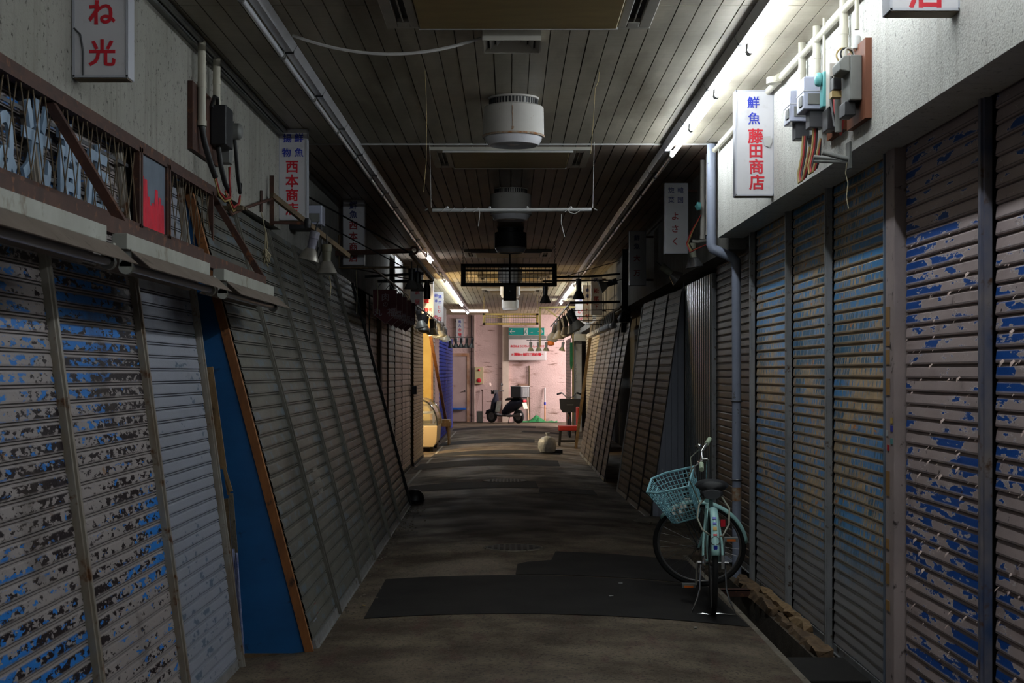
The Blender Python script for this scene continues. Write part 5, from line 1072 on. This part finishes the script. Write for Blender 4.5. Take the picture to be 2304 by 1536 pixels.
# ------------------------------------------------------------------ far end: wall, door, boxes, signs
r = thing('door_1', 'worn pinkish door in the far wall at the left', 'door', (-1.58, 45.5, 0)); r['kind'] = 'structure'
mb = MB(); mb.b2(-1.86,-1.38,45.50,45.545,.02,2.10); mb.build('door_leaf', M_DOORP, r)
mb = MB(); mb.b2(-1.92,-1.30,45.48,45.55,2.10,2.2); mb.b2(-1.37,-1.29,45.48,45.55,0,2.1); mb.build('door_frame', mat('rusty_pink_frame', (.55,.36,.26), .7, 0, (.38,.18,.09), 4), r)
mb = MB(); mb.lathe([(.028,0),(.028,.05),(.02,.06)], 12, (-1.44,45.5,.99), RX); mb.build('door_knob', M_DARK, r)
mb = MB(); mb.b2(-1.86,-1.40,45.40,45.50,.40,.46); one('blue_bar', mb, mat('bright_blue', (.02,.16,.75), .5), 'bright blue bar across the foot of the pinkish door', 'bar')
r = thing('fire_alarm_box', 'pale yellow fire alarm box with red lamp on the pink wall', 'box', (-.99, 45.4, 1.25))
mb = MB(); mb.b2(-1.12,-.845,45.38,45.548,1.22,1.76); mb.build('case', mat('pale_yellow_box', (.55,.46,.26), .5), r, .01)
for z, q in ((1.66,.035),(1.33,.07)):
    mb = MB(); mb.lathe([(q,0),(q,.02),(q*.5,.035),(0,.037)], 18, (-.98,45.38,z), RX); mb.build('red_lamp' if q < .05 else 'red_button', M_RED, r)
mb = MB(); mb.tube([(-1.13,45.5,0),(-1.13,45.5,CZ-.02)], .03, 10); one('conduit', mb, M_PINKW, 'pinkish conduit rising beside the fire alarm box', 'pipe')
mb = MB(); mb.tube([(-1.22,45.5,0),(-1.22,45.5,CZ-.02)], .02, 8); one('conduit', mb, M_DARK, 'dark thin conduit beside the pinkish door', 'pipe')
mb = MB(); mb.tube([(.64,45.5,0),(.62,45.5,1.0),(.62,45.5,1.8)], .025, 10); one('conduit', mb, M_WOODB, 'brown pipe on the pink wall under the market sign', 'pipe')
mb = MB(); mb.b2(-1.05,-.86,45.0,45.2,0,.36); one('stub_box', mb, M_GREYM, 'grey-brown box standing at the foot of the pink wall', 'box', bevel=.01)
mb = MB(); mb.tube([(-.86,45.3,0),(-.88,45.5,1.02)], .013, 8); mb.lathe([(.03,0),(.03,.04)], 10, (-.88,45.48,1.0)); one('stick', mb, M_RUST, 'thin dark stick leaning on the pink wall left of the scooter', 'stick', 'sticks leaning on the pink wall')
mb = MB(); mb.tube([(.60,45.3,0),(.555,45.5,1.15)], .022, 8); one('stick', mb, mat('pale_orange_stick', (.62,.33,.17), .7, 0, (.6,.52,.42), 5), 'pale orange wooden stake leaning by the scooter box', 'stick', 'sticks leaning on the pink wall')
r = thing('stick', 'white and orange stick with a blue collar on the pink wall', 'stick', (1.12,45.3,0), 'sticks leaning on the pink wall')
mb = MB(); mb.tube([(1.12,45.3,0),(1.12,45.4,.56)], .02, 8); mb.build('lower_handle', mat('orange_wood', (.60,.22,.05), .6), r)
mb = MB(); mb.tube([(1.12,45.4,.62),(1.125,45.5,1.1)], .022, 8); mb.build('upper_handle', M_WHITE, r)
mb = MB(); mb.tube([(1.12,45.4,.55),(1.12,45.41,.64)], .034, 10); mb.build('collar', M_BLUE, r)
mb = MB(); rnd = random.Random(9); hs = {}
for i in range(15):
    for j in range(5):
        x = .32+i*.085; y = 44.9+j*.13; hs[i,j] = V((x, y, .012+max(0, .20*math.exp(-((x-.86)/.16)**2)*math.exp(-((y-45.25)/.2)**2))+rnd.uniform(0,.05)*(1 if 0 < j < 4 else .1)))
mb.add([hs[i,j] for i in range(15) for j in range(5)], [(i*5+j,(i+1)*5+j,(i+1)*5+j+1,i*5+j+1) for i in range(14) for j in range(4)])
o = one('green_net', mb, M_GREEN, 'crumpled green net lying at the foot of the pink wall', 'net'); o.modifiers.new('s','SOLIDIFY').thickness = .006
r = thing('exit_sign', 'green exit sign with arrows above the market sign', 'sign', (.52, 45.3, 2.8))
mb = MB(); mb.b2(-.06,1.13,45.3,45.42,2.75,3.03); mb.build('case', M_ACWH, r, .03)
mb = MB(); mb.b2(-.03,1.10,45.288,45.302,2.775,3.0); mb.build('face', mat('exit_green', (.005,.23,.20), .4), r)
mb = MB(); mb.b2(.45,.57,45.280,45.29,2.78,2.995); mb.build('pictogram_panel', M_WHITE, r)
mb = MB(); y = 45.276
mb.lathe([(.018,0),(.018,.004)], 10, (.525,y+.004,2.955), RX)
for a, b_ in (((.515,2.93),(.50,2.87)),((.50,2.87),(.54,2.84)),((.54,2.84),(.535,2.795)),((.50,2.87),(.475,2.83)),((.475,2.83),(.455,2.82)),((.515,2.925),(.55,2.90)),((.515,2.925),(.485,2.90))): mb.tube([(a[0],y,a[1]),(b_[0],y,b_[1])], .009, 6)
mb.build('running_figure', bpy.data.materials['exit_green'], r)
for s, x in ((-1,.0),(1,1.06)):
    mb = MB(); mb.tube([(x-s*.0,45.284,2.887),(x-s*.17,45.284,2.887)], .012, 6); mb.tube([(x-s*.07,45.284,2.95),(x,45.284,2.887),(x-s*.07,45.284,2.825)], .012, 6); mb.build('arrow', M_WHITE, r)
mb = MB(); mb.text('EXIT', .035, T(.70,45.283,2.855) @ rot('X',90), .02, .003); mb.build('lettering', M_WHITE, r)
r = thing('market_sign', 'white market sign with two lines of red writing', 'sign', (.55, 45.3, 1.9))
mb = MB(); mb.b2(-.04,1.16,45.30,45.42,1.97,2.64); mb.build('board', mat('pinkish_sign', (.66,.58,.57), .4), r, .015)
for i, ch in enumerate('本日はようこそいらっしゃいませ'): mb = MB(); mb.text(ch, .085 if ch not in 'っゃ' else .06, T(.06+i*.072,45.296,2.42-(0 if ch not in 'っゃ' else .012)) @ rot('X',90), .02, .003); mb.build('character', M_RED, r)
for i, ch in enumerate('お買物は毎日三和市場へ'): mb = MB(); mb.text(ch, .105 if ch not in 'おはへ' else .075, T(.09+i*.095,45.296,2.16) @ rot('X',90), .03, .003); mb.build('character', M_RED, r)
mb = MB(); mb.b2(-.04,1.16,45.31,45.42,2.64,2.75); mb.build('top_rail', M_GREYM, r)
mb = MB(); mb.b2(.30,.58,45.44,45.55,1.0,1.22); one('cardboard_patch', mb, mat('brown_card', (.36,.22,.16), .8, 0, (.28,.16,.11), 6), 'brown card fixed low on the pink wall behind the scooter', 'sheet')
# ------------------------------------------------------------------ far end: left alcove
mb = MB(); mb.b2(-2.4,-1.66,26.68,26.78,0,CZ-.3); struct(mb.build('wall_alcove', M_YEL))['label'] = 'added near side wall of the far left alcove, blocking lamp light'  # added unseen wall, keeps the lamp's light from leaking between the shutters
mb = MB(); mb.b2(-2.4,-1.66,30.3,30.42,0,CZ-.3); struct(mb.build('wall_alcove', M_YEL))['label'] = 'yellow wall closing the far left alcove'
mb = MB(); mb.b2(-1.675,-1.635,30.27,30.44,0,2.9); one('door_post', mb, mat('orange_wood_post', (.42,.20,.05), .6, 0, (.3,.13,.03), 6), 'orange-brown wooden post at the yellow wall', 'post')
r = thing('display_case', 'old curved-glass display case in front of the yellow wall', 'display case', (-1.75, 29.0, 0))
def case_prof(k): return [(-2.1,k),(-1.62+.0,k)]
y0, y1 = 28.3, 29.9
cur = [(-1.80+.36*math.sin(math.radians(a)), .52+.52*math.cos(math.radians(a))) for a in range(0, 91, 9)]
mb = MB(); mb.prism([(-2.2,y0,.10),(-1.52,y0,.10),(-1.46,y0,.2),(-1.44,y0,.52),(-2.2,y0,.52)], (0,y1-y0,0)); mb.build('base', mat('case_beige', (.50,.40,.26), .5), r, .01)
mb = MB(); n = len(cur); mb.add([(x,y,z) for y in (y0+.02,y1-.02) for x, z in cur], [(i,i+1,n+i+1,n+i) for i in range(n-1)], True); mb.add([(-2.2,y0+.02,.52)]+[(x,y0+.02,z) for x, z in cur[::-1]]+[(-2.2,y0+.02,1.04)], [tuple(range(n+2))]); mb.build('curved_glass', M_GLASS, r)
mb = MB()
for y in (y0+.01, y1-.01): mb.tube([(x,y,z) for x, z in cur], .018, 8); mb.tube([(-1.80,y,1.04),(-2.2,y,1.04)], .018, 8)
mb.build('frame_rim', M_CHROME, r)
mb = MB(); mb.b2(-2.2,-1.52,y0+.05,y1-.05,.76,.775); mb.build('shelf', M_WHITE, r)
for x in (-2.1,-1.56):
    for y in (y0+.08, y1-.08):
        mb = MB(); mb.b2(x-.03,x+.03,y-.03,y+.03,0,.1); mb.build('leg', M_DARK, r)
mb = MB(); mb.b2(-1.62,-1.28,30.6,31.2,.42,.52); mb.b2(-1.60,-1.30,30.62,31.18,.52,.56); mb.b2(-1.60,-1.56,30.62,31.18,0,.42); mb.b2(-1.34,-1.30,30.62,31.18,0,.42); one('wooden_bench', mb, M_WOOD, 'small wooden bench at the foot of the leaning pole', 'bench')
mb = MB(); mb.bar((-1.46,34.2,0), (-1.60,28.2,CH+.88), .06, .06, (0,1,0)); one('leaning_pole', mb, M_EDGE, 'brown pole leaning against the far left shutters', 'pole')
r = thing('meter_box', 'black meter box on the post beside the tan shutter', 'box', (-1.6, 23.75, CH-.35))
mb = MB(); mb.b2(-1.62,-1.54,23.5,23.68,CH-.36,CH-.22); mb.build('case', M_BLK, r, .01)
# assumed warm lamp, added unseen behind the tan shutter to light the far end
r = thing('assumed_warm_lamp', 'assumed warm bulb added unseen behind the tan shutter in the alcove', 'lamp', (-2.2, 27.3, 1.9))
mb = MB(); mb.lathe([(.012,.09),(.03,.05),(.035,.02),(.025,-.01),(0,-.02)], 16, (-2.2,27.3,1.9)); mb.build('bulb', emit('assumed_warm_glow', (1,.78,.46), 4000), r)
mb = MB(); mb.tube([(-2.2,27.3,1.98),(-2.2,27.3,CZ-.01)], .006, 6); mb.build('flex', M_CABB, r)
# ------------------------------------------------------------------ far right: chair, bicycle, boards, bag
r = thing('red_chair', 'red cushioned chair with dark legs in front of the right shutters', 'chair', (1.2, 29.9, 0))
M_REDSEAT = mat('red_vinyl', (.34,.025,.022), .45)
mb = MB(); mb.b2(1.02,1.44,29.75,30.2,.36,.47); mb.build('seat', M_REDSEAT, r, .02)
mb = MB(); mb.b2(1.40,1.46,29.77,30.18,.47,.86); mb.build('backrest', M_REDSEAT, r, .02)
for x in (1.07,1.40):
    for y in (29.8,30.14): mb = MB(); mb.bar((x,y,.36),(x+(.0 if x > 1.2 else -.03),y,0),.04,.04); mb.build('leg', M_BLK, r)
mb = MB(); mb.bar((1.06,29.8,.14),(1.40,29.8,.14),.02,.03); mb.bar((1.06,30.14,.14),(1.40,30.14,.14),.02,.03); mb.build('stretcher', M_BLK, r)
r = thing('parked_bicycle', 'bicycle with a black front basket behind the red chair', 'bicycle', (1.45, 34.6, 0)); yb = 34.2
mb = MB(); loft(mb, [[(1.45+sx*w_, yb+q, z) for sx, q in ((-1,0),(1,0),(1,.26),(-1,.26))] for w_, z in ((.17,.62),(.23,.70),(.25,.93),(.25,.95))]); mb.build('basket', M_BLK, r)
mb = MB(); mb.b2(1.37,1.53,yb-.012,yb,.80,.815); mb.build('basket_badge', M_GREYM, r)
mb = MB(); mb.torus((1.45,yb+.25,.31), .28, .025, RY, 36, 8); mb.build('front_wheel', M_RUBBER, r)
mb = MB(); mb.tube([(1.41,yb+.25,.31),(1.42,yb+.33,.62),(1.45,yb+.40,.9)], .012, 8); mb.tube([(1.49,yb+.25,.31),(1.48,yb+.33,.62),(1.45,yb+.40,.9)], .012, 8); mb.build('fork', M_GREYD, r)
mb = MB(); mb.tube([(1.20,yb+.5,1.06),(1.27,yb+.45,1.09),(1.36,yb+.4,1.0),(1.45,yb+.4,.96),(1.54,yb+.4,1.0),(1.63,yb+.45,1.09),(1.70,yb+.5,1.06)], .014, 8); mb.build('handlebar', M_STEEL, r)
for s in (-1,1): mb = MB(); mb.tube([(1.45+s*.19,yb+.46,1.085),(1.45+s*.29,yb+.55,1.05)], .022, 8); mb.build('grip', M_BLK, r)
mb = MB(); mb.b2(1.42,1.48,yb+.12,yb+.2,.52,.58); mb.build('headlight', M_YEL, r)
mb = MB(); mb.b2(1.42,1.48,yb+.12,yb+.2,.46,.52); mb.build('reflector', M_RED, r)
mb = MB(); mb.torus((1.47,yb+1.35,.31), .28, .025, RY, 36, 8); mb.build('rear_wheel', M_RUBBER, r)
mb = MB(); mb.tube([(1.45,yb+.4,.8),(1.46,yb+.75,.4),(1.46,yb+.9,.3),(1.47,yb+1.35,.31)], .018, 8); mb.tube([(1.46,yb+.9,.3),(1.46,yb+1.1,.85)], .015, 8); mb.build('frame', M_GREYD, r)
mb = MB(); loft(mb, [[(1.46+hw*math.cos(q), y, .87+.03*math.sin(q)) for q in [i*math.pi/4 for i in range(8)]] for y, hw in ((yb+.9,.03),(yb+1.1,.1),(yb+1.2,.09))]); mb.build('saddle', M_BLK, r)
mb = MB(); mb.b2(1.60,1.80,35.6,35.66,.1,2.62); one('white_board', mb, M_WHITE, 'tall white board with scribbles at the far right', 'board')
mb = MB()
for i in range(9): mb.tube([(1.64+.02*math.sin(i*2+j*.7)+.004*j, 35.594, 1.35+.055*i+.02*math.cos(j)) for j in range(7)], .004, 5)
par = [q for q in C.objects if q.name == 'white_board'][0]; mb.build('scribble', M_GREYM, par)
mb = MB(); mb.b2(1.555,1.60,35.5,35.6,.1,2.6); one('door_post', mb, M_CABY, 'tan wooden post at the edge of the tall white board', 'post')
mb = MB(); mb.bar((1.36,29.4,0), (1.70,29.4,CH+1.0), .06, .05, (0,1,0)); one('leaning_pole', mb, M_WOODB, 'brown pole leaning against the tan shutters behind the red chair', 'pole')
mb = MB(); rnd = random.Random(4); n = 20; secs = []
zb = fz(.71,26.8)
for k, (rr, z) in enumerate(((.06,.0),(.13,.02),(.165,.10),(.17,.18),(.15,.25),(.10,.295),(.045,.315),(.02,.325),(.035,.355),(.045,.385))):
    secs.append([(.71+rr*math.cos(2*math.pi*i/n)*(1+.10*math.sin(i*2.1+k)+rnd.uniform(-.07,.07)), 26.8+rr*math.sin(2*math.pi*i/n)*(1+rnd.uniform(-.08,.08)), zb+z) for i in range(n)])
loft(mb, secs); one('rubbish_bag', mb, M_BAG, 'pale tied rubbish bag standing in the alley', 'bag')
mb = MB(); mb.b2(.80,1.0,26.9,27.05,fz(.9,27),fz(.9,27)+.07); one('dark_block', mb, M_BLK, 'low dark block lying beside the rubbish bag', 'block')
# ------------------------------------------------------------------ hanging lamps further down
LB = lamp_proto(M_BLK, mat('black_shade', (.02,.02,.02), .4)); LB.scale = (1.25,1.25,1.5)
LB.location = (1.10,22.7,CH+1.50); LB['label'] = 'black reflector lamp hanging from the near black arm on the right'; LB['group'] = 'black reflector lamps on the right'
dup(LB, (.60,24.0,CH+1.50), (0,0,0), 'black reflector lamp hanging just right of the black wire frame', 'black reflector lamps on the right', (1.25,1.25,1.5))
r = thing('lamp_bracket', 'black arm carrying a black reflector lamp on the right', 'bracket', (1.76,22.7,CH+1.53), 'black lamp arms on the right')
mb = MB(); mb.tube([(.74,22.7,CH+1.525),(1.30,22.7,CH+1.535),(1.80,22.7,CH+1.58)], .018, 8); mb.build('rod', M_DARK, r)
mb = MB(); mb.tube([(.9,22.7,CH+1.54),(1.80,22.7,CH+1.80)], .006, 6); mb.build('stay_wire', M_DARK, r)
mb = MB(); mb.tube([(.55,24.0,CH+1.545),(1.80,24.0,CH+1.56)], .012, 8); one('lamp_bracket', mb, M_DARK, 'thin black arm behind the black wire frame on the right', 'bracket', 'black lamp arms on the right')
r = thing('hanging_rack', 'dark steel rack of rods with a lamp rail on the right', 'rack', (1.4,22.7,CH+1.1))
mb = MB(); mb.tube([(.96,22.7,CH+1.115),(1.80,22.7,CH+1.13)], .02, 8); mb.build('main_rod', M_DARK, r)
mb = MB()
for i, (z, x0) in enumerate(((1.01,1.0),(.92,1.04),(.865,1.02),(.80,1.05))): mb.tube([(x0,23.2+.3*i,CH+z),(1.80,23.2+.3*i,CH+z+.02)], .008, 6)
for x in (1.25,1.5,1.68): mb.tube([(x,22.9,CH+1.45),(x+.02,22.9,CH+.8)], .005, 5)
mb.build('thin_rods', M_DARK, r)
mb = MB(); mb.bar((.955,22.8,CH+1.10),(.945,33.0,CH+1.06),.02,.02); mb.build('lamp_rail', M_STEEL, r)
LC = lamp_proto(M_GREYD, mat('cream_grey_shade', (.38,.35,.28), .5, 0, (.26,.24,.2), 6))
for i in range(8):
    y = 23.6+i*1.1; loc = (.99+.02*(i % 2), y, CH+1.04); rr = (0, -28+9*(i % 3), 20*i); lab = f'cream-grey lamp on the right rail, {ORD[i]} one from the near end'
    if i == 0: LC.location = loc; LC.rotation_euler = [math.radians(a) for a in rr]; LC.scale = (1.5,1.5,1.6); LC['label'] = lab; LC['group'] = 'lamps on the right rail'
    else: dup(LC, loc, rr, lab, 'lamps on the right rail', (1.5,1.5,1.6))
dup(LC, (1.66,22.0,CH+1.42), (0,70,0), 'brownish shade tilted sideways beside the dim signs on the right', 'lamps on the right rail', (1.3,1.3,1.3))
mb = MB(); mb.bar((1.61,20.5,CH+.95),(1.60,28.0,CH+.93),.03,.03); one('hook_rail', mb, M_WOODB, 'wooden rail carrying the row of white hooks on the right', 'rail')
HK = thing('white_hook', 'x', 'hook', (0,0,0))
mb = MB(); mb.tube([(0,0,0),(0,0,-.08),(-.01,0,-.12)], .011, 8); mb.build('shank', M_OLDWH, HK)
mb = MB(); mb.lathe([(.0,.0),(.03,-.006),(.042,-.03),(.035,-.055),(0,-.065)], 12, (-.012,0,-.11)); mb.build('bulb_end', mat('glossy_white', (.85,.86,.90), .2), HK)
for i in range(14):
    loc = (1.585, 21.6+i*.45, CH+.925); lab = f'white bulb-ended hook on the right wooden rail, {ORD[i]} one from the near end'
    if i == 0: HK.location = loc; HK.scale = (1.5,1.5,1.5); HK['label'] = lab; HK['group'] = 'white hooks on the right rail'
    else: dup(HK, loc, (0,6,0), lab, 'white hooks on the right rail', (1.5,1.5,1.5))
mb = MB(); mb.prism([(1.66,21.2,CH+.6),(1.80,21.2,CH+.6),(1.80,21.2,CH+1.84),(1.68,21.2,CH+1.84)], (0,.05,0)); one('black_sheet', mb, M_BLK, 'narrow black sheet hanging beside the dim signs on the right', 'sheet')
mb = MB(); mb.lathe([(.02,.12),(.06,.08),(.10,.0),(.09,-.05),(0,-.06)], 14, (1.66,20.6,CH+.78)); one('dark_bag', mb, M_BLK, 'dark bag hanging at the near end of the white hooks', 'bag')
r = thing('yellow_bracket', 'yellowish steel bracket hanging near the green exit sign', 'bracket', (.72,34,CH+1.1))
mb = MB(); mb.bar((.72,34,CH+1.55),(.72,34,CH+.62),.05,.05); mb.bar((.70,34,CH+1.55),(1.79,34,CH+1.57),.05,.05); mb.bar((.85,34,CH+1.54),(1.2,34,CH+1.28),.03,.03); mb.build('post', mat('dull_yellow_steel', (.36,.28,.09), .6, 0, (.25,.19,.06), 5), r)
mb = MB(); mb.tube([(.40,34,CH+.77),(1.3,34,CH+.77)], .01, 6); mb.build('cross_rod', M_DARK, r)
LD = lamp_proto(M_GREYM, mat('bronze_shade', (.20,.17,.07), .5))
for i, x in enumerate((.50,.68,.88,1.28)):
    loc = (x,33.995,CH+.735); lab = f'small bronze lamp before the market sign, {ORD[i]} one from the left'
    if i == 0: LD.location = loc; LD['label'] = lab; LD['group'] = 'small bronze lamps before the market sign'
    else: dup(LD, loc, (0,6*i-8,0), lab, 'small bronze lamps before the market sign')
mb = MB(); mb.lathe([(.02,.05),(.08,.03),(.085,-.06),(.03,-.08)], 14, (.98,33.985,CH+.72)); one('orange_shade', mb, M_ORG, 'bright orange plastic shade before the market sign', 'lamp')
mb = MB(); mb.prism([(1.50,35.48,CH+.75),(1.565,35.48,CH+.75),(1.57,35.48,CH+.2),(1.53,35.48,CH+.0),(1.50,35.48,CH+.2)], (0,.03,0)); one('green_cloth', mb, M_GREEN, 'green cloth hanging at the corner by the pink wall', 'cloth')
# left rail of lamps
mb = MB(); mb.bar((-1.45,22.0,CH+1.045),(-1.45,33.0,CH+1.0),.02,.025); one('lamp_rail', mb, M_DARK, 'dark rail carrying the lamps on the far left', 'rail')
LE = lamp_proto(M_GREYD, mat('dusty_silver_shade', (.42,.43,.40), .4, .4, (.28,.28,.25), 8))
for i in range(9):
    loc = (-1.45+.03*(i % 2), 22.5+i*1.15, CH+.985); rr = (0, -12+14*(i % 3), 30*i); lab = f'dusty silver lamp on the far left rail, {ORD[i]} one from the near end'
    if i == 0: LE.location = loc; LE.rotation_euler = [math.radians(a) for a in rr]; LE.scale = (1.3,1.3,1.3); LE['label'] = lab; LE['group'] = 'lamps on the far left rail'
    else: dup(LE, loc, rr, lab, 'lamps on the far left rail', (1.3,1.3,1.3))
mb = MB(); mb.tube([(-1.6,36,CH+.90),(-.92,36,CH+.90)], .014, 6); one('lamp_rod', mb, M_DARK, 'dark rod carrying black lamps beside the blue shutters', 'rail')
for i in range(5): dup(LB, (-1.52+i*.145,36,CH+.88), (0,-8+4*i,0), f'black lamp on the rod by the blue shutters, {ORD[i]} one from the left', 'black lamps by the blue shutters', (1.0,1.0,1.15))
mb = MB(); mb.b2(1.60,1.95,35.0,35.5,CH+.78,CH+.95); one('cream_awning_box', mb, M_CREAM, 'cream box under the lit cream sign at the far right', 'box')
